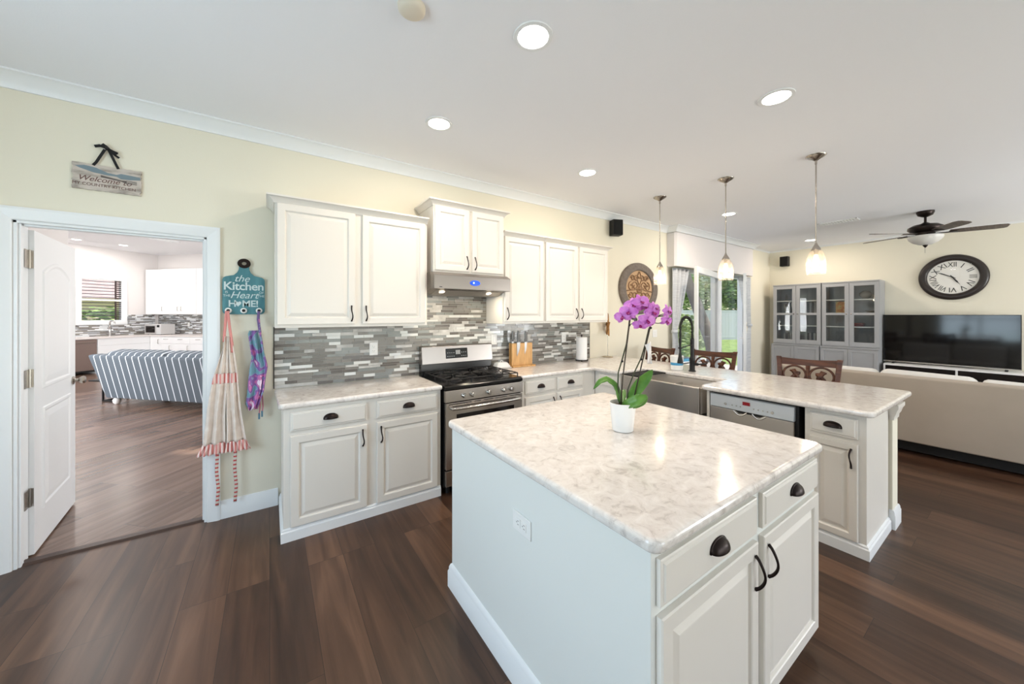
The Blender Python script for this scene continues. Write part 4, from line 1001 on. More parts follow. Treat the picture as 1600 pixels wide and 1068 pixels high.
MB().tube(resample([(.0, -.02, .004), (-.004, -.026, -.06), (.008, -.03, -.16)], 10), .009, 8, flat=.5).build('neck_strap', mat('purple strap', (128, 104, 152), .9), t, smooth=180)
for x, zb in ((.002, -.815), (.020, -.80)):
    MB().tube(resample([(x, -.024, -.60), (x + .006, -.026, -.72), (x, -.022, zb + .03)], 10), .004, 6, flat=.5).build('apron_tie', mat('pink cord', (196, 120, 140), .9), t, smooth=180)
    MB().tube([(x, -.022, zb + .045), (x, -.022, zb)], .006, 8).build('tie_end', mat('teal bead', (88, 128, 150), .5), t, smooth=60)

# oval plaque
t = thing('wall_plaque', 'oval carved plaque with grey rim and tan scrollwork', 'wall decor', (4.585, WY - .002, 1.885))
def oval(rx, rz, n=56): return [(rx * math.cos(2 * math.pi * k / n), rz * math.sin(2 * math.pi * k / n)) for k in range(n)]
mb = MB(); mb.loft([[(x * s, y, z * s) for x, z in oval(.455, .385)] for s, y in ((1, 0), (1, -.02), (.97, -.035), (.88, -.04), (.80, -.034), (.74, -.042), (.71, -.036), (.70, -.012))], False, False)
mb.build('rim', mat('weathered grey rim', (116, 106, 98), .7, bump=.5, bscale=60, var=.2, vscale=30), t, smooth=60)
MB().prism(oval(.325, .275), -.014, -.002, 'xz').build('backing', mat('tan backing', (198, 164, 128), .8, var=.1, vscale=12), t)
mb = MB(); sc_m = mat('bronze brown scrolls', (150, 118, 88), .55, .2)
def spiral(cx, cz, r0, turns, a0, sgn, n=26):
    return [(cx + r0 * (1 - .75 * k / n) * math.cos(a0 + sgn * turns * 2 * math.pi * k / n), -.022, cz + r0 * (1 - .75 * k / n) * math.sin(a0 + sgn * turns * 2 * math.pi * k / n)) for k in range(n + 1)]
for sx in (-1, 1):
    for cx, cz, r0, a0, sg in ((.10, .03, .075, 0, 1), (.19, .03, .07, math.pi / 2, -1), (.10, -.10, .07, math.pi, 1), (.20, -.09, .055, 0, -1), (.07, .15, .055, math.pi, -1), (.16, .15, .05, 0, 1)):
        mb.tube([(sx * x, y, z) for x, y, z in spiral(cx, cz, r0, 1.2, a0, sg)], .0085, 6)
    mb.tube([(sx * .005, -.022, .255), (sx * .035, -.022, .20), (sx * .055, -.022, .14), (sx * .01, -.022, .06), (sx * .12, -.022, -.02), (sx * .30, -.022, -.04)], .008, 6)
    mb.tube([(sx * .02, -.022, -.03), (sx * .12, -.022, -.17), (sx * .2, -.022, -.19)], .008, 6)
for k in range(8):
    a = k * math.pi / 4; mb.ball((.05 * math.cos(a), -.022, .05 * math.sin(a)), .024, 10, 6, (1, .5, 1))
mb.ball((0, -.026, 0), .03, 12, 8, (1, .6, 1)); mb.build('scrollwork', sc_m, t, smooth=180)

# ------------------------------------------------------------------ bar chairs
def bar_chair(label, loc, rz):
    t = thing('bar_chair', label, 'chair', loc, rz, 'carved bar chairs behind the peninsula')   # faces local -x ; back at +x side
    m = M['wood']; w = .235
    o = MB().box(-.40, .0, -.22, .22, .60, .66).build('seat', mat('seat pad', (70, 46, 36), .6), t, bevel=.02, seg=3)
    for sy in (-1, 1):
        mb = MB(); y = sy * w
        mb.loft([[(x - .018, y * k - .021, z), (x + .018, y * k - .021, z), (x + .018, y * k + .021, z), (x - .018, y * k + .021, z)] for x, z, k in ((.07, 0, .94), (.015, .3, .94), (.0, .62, .94), (.015, .8, .97), (.05, .98, 1.03), (.062, 1.045, 1.06))])
        mb.build('leg', m, t, bevel=.004)
        mb = MB(); mb.loft([[(x - .02, sy * .19 - .02, z), (x + .02, sy * .19 - .02, z), (x + .02, sy * .19 + .02, z), (x - .02, sy * .19 + .02, z)] for x, z in ((-.40, 0), (-.38, .60))]); mb.build('leg', m, t, bevel=.004)
    mb = MB(); n = 16
    mb.loft([[(.040 + .016 * math.sin(math.pi * k / n), -w + 2 * w * k / n, .962 + .0 * k), (.062 + .016 * math.sin(math.pi * k / n), -w + 2 * w * k / n, .962), (.076 + .016 * math.sin(math.pi * k / n), -w + 2 * w * k / n, 1.036 - .012 * math.sin(math.pi * k / n)), (.054 + .016 * math.sin(math.pi * k / n), -w + 2 * w * k / n, 1.036 - .012 * math.sin(math.pi * k / n))] for k in range(n + 1)])
    mb.build('top_rail', m, t)
    MB().box(.012, .036, -w + .01, w - .01, .735, .775).build('lower_rail', m, t, bevel=.004)
    mb = MB()
    def P(y, z): return (.018 + .034 * (z - .75) / .22, y, z)
    for sy in (-1, 1):
        mb.tube([P(sy * (.11 + .095 * math.cos(R(a))), .865 + .088 * math.sin(R(a))) for a in range(-40, 221, 12)], .011, 7)
        mb.tube([P(sy * .205, .83), P(sy * .215, .775)], .010, 7); mb.tube([P(sy * .012, .83), P(sy * .004, .775)], .014, 7)
        mb.tube([P(sy * .08, .775), P(sy * .085, .84), P(sy * .12, .905), P(sy * .15, .90)], [.012, .02, .026, .008], 7)
        mb.tube([P(sy * .15, .775), P(sy * .13, .83), P(sy * .075, .885), P(sy * .06, .89)], [.010, .018, .022, .006], 7)
    mb.tube([P(0, .775), P(0, .85), P(0, .962)], [.018, .012, .022], 7)
    mb.build('carved_splat', m, t, smooth=180)
    mb = MB()
    mb.box(-.39, .03, -.20, -.175, .22, .245); mb.box(-.39, .03, .175, .20, .22, .245); mb.box(-.40, -.375, -.19, .19, .28, .31); mb.build('stretcher', m, t, bevel=.003)
bar_chair('carved cherry bar chair behind the right end of the peninsula', (4.60, 1.335, 0), R(8))
bar_chair('carved cherry bar chair behind the black faucet', (4.60, 2.30, 0), R(6))
bar_chair('carved cherry bar chair behind the orchid stems, nearest the wall', (4.50, 3.00, 0), R(-16))
# ------------------------------------------------------------------ living room: bookcases, television, clock, sofa
def bookcase(label, ytop, group=None):
    t = thing('bookcase', label, 'bookcase', (FX - .012, ytop, 0), RZ)      # local x runs to world -y, local y = 0 at the wall
    w = .80; du, dl = .37, .47; zc = .885; zt = 2.115
    mb = MB(); mb.box(0, w, -dl, 0, .0, .04); mb.box(0, .02, -dl, 0, .04, zc - .02); mb.box(w - .02, w, -dl, 0, .04, zc - .02); mb.box(.02, w - .02, -.012, 0, .04, zc - .02); mb.box(0, w, -dl - .01, 0, zc - .02, zc)
    mb.build('lower_carcass', M['grey'], t, bevel=.002)
    mb = MB(); mb.box(0, .022, -du, 0, zc, zt - .025); mb.box(w - .022, w, -du, 0, zc, zt - .025); mb.box(.022, w - .022, -.012, 0, zc, zt - .025); mb.box(0, w, -du - .024, 0, zt - .025, zt); mb.box(.022, w - .022, -du, 0, zc, zc + .018)
    mb.build('upper_carcass', M['grey'], t, bevel=.002)
    for z in (1.255, 1.50, 1.765): MB().box(.022, w - .022, -du + .03, -.012, z, z + .018).build('shelf', M['plast'], t)
    for x0, x1, k in ((.004, w / 2 - .002, 1), (w / 2 + .002, w - .004, -1)):
        mb = MB(); mb.rects(x0, x1, .05, zc - .026, [(0, -dl - .0005), (0, -dl - .02), (.05, -dl - .02), (.054, -dl - .012), (.06, -dl - .012)]); d = mb.build('lower_door', M['grey'], t)
        f = .062; z0, z1, zm = zc + .02, zt - .03, 1.507; y0, y1 = -du - .02, -du - .0005
        mb = MB(); mb.box(x0, x0 + f, y0, y1, z0, z1); mb.box(x1 - f, x1, y0, y1, z0, z1); mb.box(x0 + f, x1 - f, y0, y1, z0, z0 + f + .02); mb.box(x0 + f, x1 - f, y0, y1, z1 - f, z1); mb.box(x0 + f, x1 - f, y0, y1, zm - .022, zm + .022)
        d = mb.build('glass_door', M['grey'], t, bevel=.002)
        MB().box(x0 + f, x1 - f, y0 + .008, y0 + .012, z0 + f, z1 - f).build('pane', M['cglass'], d)
        mb = MB(); mb.lathe([(.006, 0), (.006, .012), (.013, .018), (.012, .026), (.001, .028)], 14, axis='y'); mb.build('knob', M['nickel'], d, smooth=50, loc=(x1 - .03 if k > 0 else x0 + .03, y0, zm))
    return t
bookcase('grey glass door bookcase in the corner beside the curtain', 3.165)
bookcase('grey glass door bookcase beside the television', 2.355)
def on_shelf(y, z, depth=.16): return (FX - .012 - depth, y, z)
ZS = (.905, 1.274, 1.519, 1.784)
bk = 0
books = [(0, 2.98, [(.03, .20, (178, 170, 160), 14), (.028, .22, (120, 116, 112), 12), (.03, .21, (206, 198, 186), 10)], 2), (0, 2.62, [(.035, .23, (92, 96, 104), 0), (.04, .22, (150, 150, 152), 0), (.03, .235, (110, 104, 100), 0), (.045, .23, (176, 172, 168), 0)], 2),
         (0, 3.02, [(.03, .19, (188, 186, 182), 0), (.04, .21, (88, 84, 84), 0), (.03, .2, (140, 136, 132), 0), (.035, .22, (170, 166, 160), 0)], 0), (0, 2.66, [(.04, .225, (196, 196, 194), 0), (.03, .22, (96, 92, 92), 0), (.035, .215, (166, 162, 158), 0), (.03, .225, (120, 120, 122), 0), (.04, .22, (190, 186, 180), 0)], 0)]
names = [['pale grey book leaning at the start of the upper left shelf', 'charcoal book leaning in the middle of the upper left three', 'cream book leaning last of the upper left three'],
         ['slate blue book first on the shelf behind the second glass door', 'mid grey book second on the shelf behind the second glass door', 'brown grey book third on the shelf behind the second glass door', 'light grey book last on the shelf behind the second glass door'],
         ['white book first on the lowest shelf of the corner bookcase', 'near black book on the lowest shelf of the corner bookcase', 'taupe book on the lowest shelf of the corner bookcase', 'beige book on the lowest shelf of the corner bookcase'],
         ['tall white book on the low shelf behind the second glass door', 'tall dark book on the low shelf behind the second glass door', 'tall beige book on the low shelf behind the second glass door', 'tall slate book on the low shelf behind the second glass door', 'tall cream book last on the low shelf behind the second glass door']]
for gi, (u, y, bl, si) in enumerate(books):
    yy = y
    for bi, (bw, bh, bc, tl) in enumerate(bl):
        t = thing('book', names[gi][bi], 'book', on_shelf(yy, ZS[si], .18), R(tl and 0), 'books behind the glass doors')
        t.rotation_euler = (R(-tl), 0, 0)
        if tl: t.location.z += 0.0005
        cvr = mat('book cover', bc, .6)
        mb = MB(); mb.box(-.075, .075, -bw, -bw + .003, 0, bh); mb.box(-.075, .075, -.003, 0, 0, bh); mb.box(-.075, -.071, -bw, 0, 0, bh); mb.build('cover', cvr, t)
        MB().box(-.07, .072, -bw + .003, -.003, .003, bh - .003).build('pages', M['linenw'], t)
        yy -= bw + (.012 if tl else .0015) + (.02 if tl else 0)
def vase(label, y, z, prof, m, cat='vase', name='vase'):
    o = MB().lathe(prof, 24).build(name, m, smooth=50, loc=on_shelf(y, z)); tag(o, label, cat)
pew = mat('pewter', (150, 146, 140), .35, .6)
vase('small pewter figure vase on the top left shelf of the corner bookcase', 3.0, ZS[3], [(.03, 0), (.035, .01), (.015, .03), (.03, .06), (.02, .09), (.008, .10), (.02, .12), (.001, .135)], pew)
vase('round clear grey bowl on the top shelf beside the television', 1.78, ZS[3], [(.03, 0), (.05, .02), (.085, .07), (.08, .11), (.05, .14), (.03, .15), (.001, .15)], mat('smoky bowl', (160, 150, 140), .2, .2))
vase('low dark dish on the second shelf beside the television', 1.70, ZS[2], [(.03, 0), (.06, .015), (.085, .045), (.07, .05), (.001, .03)], mat('dark dish', (70, 66, 64), .4), 'dish', 'dish')
vase('slim pale vase behind the third glass door', 2.03, ZS[1], [(.03, 0), (.035, .05), (.02, .11), (.012, .15), (.018, .17), (.001, .17)], M['white'])
t = thing('picture', 'small orange and gold picture behind the third glass door', 'picture', on_shelf(2.08, ZS[2], .16), RZ); t.rotation_euler = (0, 0, RZ)
MB().box(-.12, .12, 0, .018, 0, .225).build('panel', ramp_mat('orange gold painting', [(.3, (196, 92, 56)), (.5, (222, 160, 90)), (.62, (214, 190, 120)), (.75, (120, 130, 80))], 14, .5, dist=1), t)
t = thing('box', 'small red box on the lower shelf beside the television', 'box', on_shelf(1.86, ZS[1], .16)); MB().box(-.05, .05, -.06, .06, 0, .045).build('box_base', mat('dull red box', (136, 56, 56), .5), t, bevel=.003); MB().box(-.052, .052, -.062, .062, .0455, .062).build('lid', mat('pale red lid', (168, 90, 86), .5), t, bevel=.003)

t = thing('television', 'large black flat screen television on the white stand', 'television', (9.10, .83, 0), RZ)
tw = 1.42
MB().box(-tw / 2, tw / 2, -.02, .035, .672, 1.492).build('housing', M['blackm'], t, bevel=.004)
MB().box(-tw / 2 + .008, tw / 2 - .008, -.0225, -.0195, .694, 1.484).build('screen', M['tvglass'], t)
MB().box(-tw / 2, tw / 2, -.025, -.018, .672, .690).build('bottom_bezel', M['steel2'], t)
for x in (-.58, .58):
    mb = MB(); mb.prism([(-.13, .6515), (.13, .6515), (.02, .672), (-.02, .672)], x - .015, x + .015, 'yz'); mb.build('foot', M['blackm'], t)
t = thing('media_console', 'long white media console with dark open bays under the television', 'media console', (FX - .015, 1.50, 0), RZ)
mb = MB(); L_ = 2.4
mb.box(0, L_, -.44, 0, .625, .65); mb.box(0, L_, -.44, 0, .10, .125); mb.box(0, .022, -.44, 0, .125, .625); mb.box(L_ - .022, L_, -.44, 0, .125, .625)
for x in (.80, 1.6): mb.box(x - .011, x + .011, -.44, 0, .125, .625)
mb.build('carcass', M['plast'], t, bevel=.002)
MB().box(.022, L_ - .022, -.014, -.004, .125, .625).build('back_panel', mat('dark back panel', (46, 40, 38), .6), t)
mb = MB()
for x0, x1 in ((.022, .789), (.811, 1.589), (1.611, L_ - .022)): mb.box(x0 + .002, x1 - .002, -.43, -.418, .127, .623)
mb.build('dark_bay_front', mat('dark bay fill', (26, 22, 22), .12), t)  # glossy dark panels fill the open bays
for x in (.05, .82, 1.6, L_ - .08): MB().box(x, x + .04, -.40, -.04, 0, .10).build('leg', M['plast'], t)

t = thing('wall_clock', 'large round wall clock with dark frame and roman numerals', 'clock', (FX - .002, .776, 2.110), RZ)
mb = MB(); mb.lathe([(.30, .002), (.368, .004), (.372, .02), (.36, .04), (.33, .05), (.295, .046), (.28, .034), (.272, .018), (.272, .002)], 64, axis='y', cap0=False, cap1=False); mb.build('frame', mat('dark brown frame', (46, 38, 35), .35), t, smooth=50)
MB().lathe([(.001, .014), (.276, .014)], 64, axis='y', cap0=False, cap1=False).build('dial', mat('off white dial', (236, 233, 226), .3), t)
mb = MB(); num = ['XII', 'I', 'II', 'III', 'IV', 'V', 'VI', 'VII', 'VIII', 'IX', 'X', 'XI']
for k, s in enumerate(num):
    a = R(30 * k); text_into(mb, s, .112, Matrix.Translation((.205 * math.sin(a), -.0155, .205 * math.cos(a))) @ Matrix.Rotation(R(90), 4, 'X') @ Matrix.Rotation(-a, 4, 'Z') @ Matrix.Scale(.72 if len(s) > 2 else .9, 4, (1, 0, 0)), extrude=.0005)
mb.build('numerals', M['blackm'], t)
mb = MB()
def hand(a, l, w, y):
    a = R(a); d = Vector((math.sin(a), math.cos(a))); n = Vector((d.y, -d.x)); q = [d * -.04 + n * w * .5, d * l * .55 + n * w, d * l * .7 + n * w * .4, d * l, d * l * .7 - n * w * .4, d * l * .55 - n * w, d * -.04 - n * w * .5]
    mb.prism([(p.x, p.y) for p in q], y - .001, y, 'xz')
hand(300, .235, .008, -.021); hand(148, .16, .010, -.024); mb.lathe([(.012, .020), (.012, .028), (.001, .028)], 16, axis='y'); mb.build('hands', M['blackm'], t)
MB().lathe([(.001, .034), (.28, .034)], 48, axis='y', cap0=False, cap1=False).build('cover_glass', M['glass'], t)

def soft(mb, x0, x1, y0, y1, z0, z1, r=.05, n=4):
    """rounded cushion block"""
    rings = []
    for k in range(n + 1):
        a = math.pi / 2 * k / n; rings.append((r * (1 - math.sin(a)), z0 + r * (1 - math.cos(a))))
    rings += [(i, z1 - (z - z0)) for i, z in reversed(rings)]
    def ring(i, z):
        out = []
        for cx, cy, a0 in ((x1 - r, y1 - r, 0), (x0 + r, y1 - r, 90), (x0 + r, y0 + r, 180), (x1 - r, y0 + r, 270)):
            for k in range(5): a = R(a0 + 22.5 * k); out.append((cx + (r - i) * math.cos(a), cy + (r - i) * math.sin(a), z))
        return out
    return mb.loft([ring(i * .98, z) for i, z in rings])
t = thing('sofa', 'long beige sofa seen from behind, facing the television', 'sofa', (5.648, 1.97, 0), RZ)     # local -y = world -x (back of the sofa)
SL = 3.3
mb = MB(); soft(mb, 0, SL, 0, .20, .137, .828, .018); mb.build('backrest', M['linen'], t, smooth=60)
mb = MB(); soft(mb, .0, SL, .201, .98, .137, .40, .02); mb.build('seat_base', M['linen'], t, smooth=60)
for x in (0, SL - .20):
    mb = MB(); soft(mb, x, x + .20, .202, .98, .40, .64, .03); mb.build('armrest', M['linen'], t, smooth=60)
n = 4; cw = (SL - .44) / n
for k in range(n):
    x = .22 + cw * k
    mb = MB(); soft(mb, x + .005, x + cw - .005, .42, .985, .402, .54, .05); mb.build('seat_cushion', M['linenw'], t, smooth=60)
    mb = MB(); soft(mb, x + .003, x + cw - .003, .19, .41, .45, .842 + .012 * (k % 2), .07); mb.v = [(a, b, c + (.012 * math.sin((a - x) / cw * math.pi * 3 + k) if c > .8 else 0)) for a, b, c in mb.v]; mb.build('back_cushion', M['linenw'], t, smooth=60)
for x in (.08, SL - .08):
    for y in (.06, .90): MB().box(x - .03, x + .03, y - .03, y + .03, 0, .137).build('leg', M['blackm'], t)
MB().box(.14, SL - .14, .12, .85, .02, .136).build('gap_shade', M['blackm'], t)  # black block stands in for the shade in the gap below

# ------------------------------------------------------------------ family room seen through the doorway (turned 45 degrees)
FZ = 3.30
A_, B_, C_, O_, D_, G_ = (-2.2, WY + .13), (1.0, WY + .13), E2(-1.76, 8.68), E2(-12.67, 8.68), E2(-12.67, 2.0), (-2.2, WY + .06)
poly = [A_, B_, C_, O_, D_]
struct(MB().prism([(-2.2, WY + .06), (1.0, WY + .06), C_, O_, D_], -.1, -.001).build('floor_family', M['floor2']))
struct(MB().prism([(-2.2, WY + .121), (1.0, WY + .121), C_, O_, D_], FZ, FZ + .1).build('ceiling_family', mat('white ceiling', (240, 240, 242), .85)))
gw = mat('pale grey wall', (222, 217, 215), .8)
def seg_wall(name, p, q, holes=(), m=gw, out=1):
    d = Vector((q[0] - p[0], q[1] - p[1])); ln = d.length; ang = math.atan2(d.y, d.x)
    o = wall_holes(name, 0, ln, 0, FZ, list(holes), lambda mb, a, b, c, e: mb.box(a, b, 0, .12 * out, c, e), m, .12)
    o.location = (p[0], p[1], 0); o.rotation_euler = (0, 0, ang); return o
# left wall runs along e2 from D to O : window between e2 7.02 and 8.0
we0, we1, wz0, wz1 = 6.95, 7.83, 1.31, 2.46
seg_wall('wall_family_left', D_, O_, [(we0 - 2.0, we1 - 2.0, wz0, wz1)])
seg_wall('wall_family_far', O_, C_)
seg_wall('wall_family_right', C_, (B_[0] + .14, B_[1] + .14), [(1.0, 4.2, .05, 2.4)])
seg_wall('wall_family_rear', A_, D_, [(2.9, 5.7, .5, 2.5)], out=1)
struct(MB().box(-2.2, 1.0, WY + .1205, WY + .13, CZ, FZ).build('wall_family_header', gw))
# a short hall wall beside the open door
struct(MB().box(-1.62, -1.50, WY + .122, 4.9, 0, FZ).build('wall_hall', gw))
struct(MB().sweep([(-1.5, 4.9), (-1.5, WY + .13)][::-1], BASE).build('baseboard_hall', M['trim'], smooth=35))
plate('white outlet low on the hall wall behind the door', (-1.5, 4.02, .42), R(90))
# window with dark shutters
RF, RL = -math.pi / 4, math.pi / 4       # rotations for things on the far wall / the left wall
def at(e1, e2, z=0): p = E2(e1, e2); return (p[0], p[1], z)
t = thing('shuttered_window', 'white framed window with dark louvred shutters in the family room', 'window', at(-12.67, (we0 + we1) / 2), RL); t['kind'] = 'structure'
hw = (we1 - we0) / 2
mb = MB(); cw_ = .085
mb.box(-hw - cw_, hw + cw_, -.02, .0, wz1, wz1 + cw_); mb.box(-hw - cw_, hw + cw_, -.03, 0, wz0 - cw_, wz0); mb.box(-hw - cw_, -hw, -.02, 0, wz0, wz1); mb.box(hw, hw + cw_, -.02, 0, wz0, wz1)
mb.box(-hw, hw, -.01, .05, (wz0 + wz1) / 2 - .025, (wz0 + wz1) / 2 + .025); mb.box(-hw, -hw + .03, 0, .10, wz0, wz1); mb.box(hw - .03, hw, 0, .10, wz0, wz1); mb.box(-hw, hw, 0, .10, wz0, wz0 + .03); mb.box(-hw, hw, 0, .10, wz1 - .03, wz1)
mb.build('window_frame', M['trim'], t, bevel=.003)
shm = mat('dark brown shutter', (70, 56, 54), .5)
mb = MB()
for z0, z1 in ((wz0 + .03, (wz0 + wz1) / 2 - .03), ((wz0 + wz1) / 2 + .03, wz1 - .03)):
    for k in range(6):
        z = z0 + (z1 - z0) * (k + .5) / 6; mb.prism([(.03, z - .010), (.03, z - .002), (.075, z + .010), (.075, z + .002)], -hw + .03, hw - .13, 'yz')
    for k in range(9):
        z = z0 + (z1 - z0) * (k + .5) / 9; mb.box(hw - .13, hw - .03, .02, .05, z - .016, z + .016)
    mb.box(hw - .15, hw - .13, .02, .06, z0, z1)
mb.build('shutter', shm, t)
MB().box(-hw + .03, hw - .03, .085, .09, wz0 + .03, wz1 - .03).build('pane', M['glass'], t)

wcab = mat('bright white cabinet', (240, 240, 240), .35)
def bar_pull(x, z, p, y=-.02, horiz=False, L=.12):
    pts = [(x - L / 2, y, z), (x - L / 2, y - .03, z), (x + L / 2, y - .03, z), (x + L / 2, y, z)] if horiz else [(x, y, z - L / 2), (x, y - .03, z - L / 2), (x, y - .03, z + L / 2), (x, y, z + L / 2)]
    MB().tube(pts, .006, 6).build('handle', M['nickel'], p)
def flat_door(x0, x1, z0, z1, p, name='door'): return MB().rects(x0, x1, z0, z1, [(0, -.0005), (0, -.018), (.003, -.02)]).build(name, wcab, p)
# base run on the left wall (fronts look to e1+) : from e2 5.9 to 8.06
def lrun(e2a, w, label, drawers):
    t = thing('base_cabinet', label, 'cabinet', at(-12.05, e2a), RL)
    MB().box(0, w, 0, .605, .09, .874).build('carcass', wcab, t); MB().box(0, w, .05, .605, 0, .09).build('plinth', wcab, t)
    for a, b, c, e, k in drawers:
        d = flat_door(a, b, c, e, t, 'drawer' if k == 'd' else 'door')
        if k == 'd': pass
        else: bar_pull(b - .05 if k == 'R' else a + .05, e - .12, d)
    return t
lrun(6.92, 1.135, 'white wide sink cabinet in the family room kitchenette', [(.005, 1.13, .70, .86, 'd'), (.005, 1.13, .40, .69, 'd'), (.005, 1.13, .1, .39, 'd')])
t = thing('dishwasher', 'brown grey dishwasher behind the striped sofa', 'dishwasher', at(-12.05, 6.29), RL)
MB().box(.003, .62, .01, .58, .06, .868).build('body', M['blackm'], t)
dwm = mat('bronze grey steel', (134, 116, 108), .35, .5)
dd = MB().box(.006, .617, -.02, .009, .10, .865).build('door_panel', dwm, t, bevel=.003); MB().tube([(.05, -.02, .79), (.05, -.05, .79), (.57, -.05, .79), (.57, -.02, .79)], .008, 8).build('handle', M['nickel'], dd)
lrun(5.2, 1.085, 'white base cabinet left of the brown dishwasher', [(.005, .54, .1, .86, 'R'), (.545, 1.08, .1, .86, 'L')])
# base run on the far wall
t = thing('base_cabinet', 'white base cabinet with one door and drawers below the microwave', 'cabinet', at(-12.04, 8.06), RF)
w = 2.6; MB().box(0, w, 0, .61, .09, .874).build('carcass', wcab, t); MB().box(0, w, .05, .61, 0, .09).build('plinth', wcab, t)
d = flat_door(.02, .395, .1, .86, t); bar_pull(.335, .73, d)
for a, b in ((.40, .78), (.785, 1.4), (1.405, 2.0), (2.005, 2.59)):
    d = flat_door(a, b, .68, .86, t, 'drawer'); bar_pull((a + b) / 2, .80, d, horiz=True); d = flat_door(a, b, .1, .675, t); bar_pull(b - .05, .56, d)
o = MB().prism([E2(-12.665, 5.15), E2(-12.02, 5.15), E2(-12.02, 8.03), E2(-9.4, 8.03), E2(-9.4, 8.675), E2(-12.665, 8.675)], .875, .915).build('countertop', mat('pale counter', (226, 218, 214), .2), bevel=.004)
tag(o, 'pale worktop of the kitchenette in the family room', 'countertop')
FM = [(M['plast']), TM[1], mat('grey strip tile', (150, 152, 154), .1), mat('dark strip tile', (112, 108, 106), .15), mat('pale strip tile', (214, 216, 218), .15), mat('white strip tile', (238, 240, 241), .1)]
mosaic('tile_backsplash', [(0.012, 2.4, .9155, 1.49)], None, -.0005, FM, (.022, .03), (.09, .22), loc=at(-12.66, 8.68), rot=(0, 0, RF)); tag(bpy.context.scene.collection.objects[-1], 'bright strip mosaic behind the microwave', 'backsplash')
ob = mosaic('tile_backsplash', [(0, 3.4, .9155, wz0 - cw_ - .004), (2.655, 3.4, wz0 - cw_ - .004, 1.49)], None, -.0005, FM, (.022, .03), (.09, .22), loc=at(-12.67, 5.2), rot=(0, 0, RL)); tag(ob, 'grey strip mosaic below the shuttered window', 'backsplash')
# wall cabinets on the far wall
def upper(label, e1, w, doors):
    t = thing('wall_cabinet', label, 'cabinet', at(e1, 8.345), RF)
    MB().box(0, w, 0, .33, 1.50, 2.82).build('carcass', wcab, t)
    for a, b, k in doors:
        d = flat_door(a, b, 1.505, 2.815, t); bar_pull(b - .06 if k == 'R' else a + .06, 1.66, d)
upper('white single door wall cabinet by the kitchenette corner', -12.62, .70, [(.004, .696, 'R')])
upper('white two door wall cabinet above the kitchenette microwave', -11.918, 1.13, [(.004, .562, 'R'), (.568, 1.126, 'L')])
upper('white wall cabinet by the doorway edge in the family room', -10.786, .9, [(.004, .448, 'R'), (.452, .896, 'L')])
t = thing('microwave_oven', 'silver microwave oven on the kitchenette worktop', 'microwave', at(-11.98, 8.24, .9155), RF)
MB().box(-.27, .29, -.17, .20, .012, .30).build('casing', mat('pale silver casing', (216, 214, 212), .35, .3), t, bevel=.006)
dd = MB().box(-.265, .15, -.182, -.1705, .018, .294).build('door', mat('silver door', (196, 194, 192), .3, .5), t, bevel=.003); MB().box(-.225, .105, -.185, -.181, .065, .250).build('window', M['dglass'], dd, bevel=.004)
cp = MB().box(.153, .286, -.180, -.1705, .018, .294).build('control_panel', mat('pale panel', (208, 208, 208), .4), t); MB().box(.175, .265, -.183, -.179, .215, .28).build('display', M['black'], cp)
mb = MB()
for x in (-.22, .24):
    for y in (-.12, .15): mb.lathe([(.015, 0), (.015, .012)], 10, (x, y, 0))
mb.build('feet', M['blackm'], t)
plate('white outlet on the bright mosaic beside the kitchenette microwave', at(-11.50, 8.669, 1.20), RF)
t = thing('kitchenette_faucet', 'chrome tall faucet in front of the shuttered window', 'faucet', at(-12.40, 7.38, .9155), RL)
MB().lathe([(.034, 0), (.034, .01), (.026, .018), (.024, .24), (.028, .25), (.028, .275), (.001, .28)], 20).build('column', M['steel2'], t, smooth=45)
MB().tube([(0, 0, .20), (0, 0, .36), (0, -.03, .40), (0, -.12, .41), (0, -.16, .39), (0, -.165, .33)], .018, 10).build('spout', M['steel2'], t, smooth=60)
MB().tube([(.02, 0, .12), (.07, 0, .15)], .008, 8).build('lever', M['steel2'], t, smooth=60)
for i, (e1, e2) in enumerate(((-11.9, 6.46), (-11.69, 7.23), (-7.6, 7.2), (-6.4, 3.6))):  # the last two are unseen lamps added to light the room
    downlight(['lit recessed light by the family room door leaf', 'lit recessed light of the family room in front of the white wall cabinets', 'unseen recessed light added to brighten the family room, above the striped sofa seats', 'unseen recessed light added to brighten the family room nearest the doorway'][i], *E2(e1, e2), FZ, e=22, col=(1, .95, .9), group='recessed family room lights')
vent('white air vent on the family room ceiling', at(-9.9, 6.93, FZ), .50, .24, RL)

# striped sofa
t = thing('striped_sofa', 'blue grey sofa with white stripes seen from behind in the family room', 'sofa', at(-7.74, 4.56), RF)
st = stripe_mat('blue grey stripe', (92, 100, 108), (206, 212, 218), 7.6, 0, .86, .9)
sl = 2.7
mb = MB(); mb.prism([(0, .115), (.16, .115), (.06, .80), (.02, .845), (-.10, .845), (-.15, .835), (-.15, .80)], 0, sl, 'yz'); mb.v = [(x - (.13 * (z - .115) / .73 if x < .01 else 0), y, z) for x, y, z in mb.v]; mb.build('backrest', st, t, bevel=.012)
mb = MB(); mb.box(0, sl, .161, .92, .12, .40); mb.build('seat_base', st, t, bevel=.015)
for x in (0, sl - .16):
    mb = MB(); mb.box(x, x + .16, .165, .90, .401, .62); mb.build('armrest', st, t, bevel=.04)
for k in range(2):
    x = .17 + k * 1.19
    mb = MB(); mb.M = Matrix.Translation((0, .10, .42)) @ Matrix.Rotation(R(13), 4, 'X'); soft(mb, x, x + 1.17, -.12, .12, .0, .50, .06); mb.build('back_cushion', st, t, smooth=60)
    mb = MB(); soft(mb, x + .02, x + 1.15, .26, .93, .405, .53, .05); mb.build('seat_cushion', st, t, smooth=60)
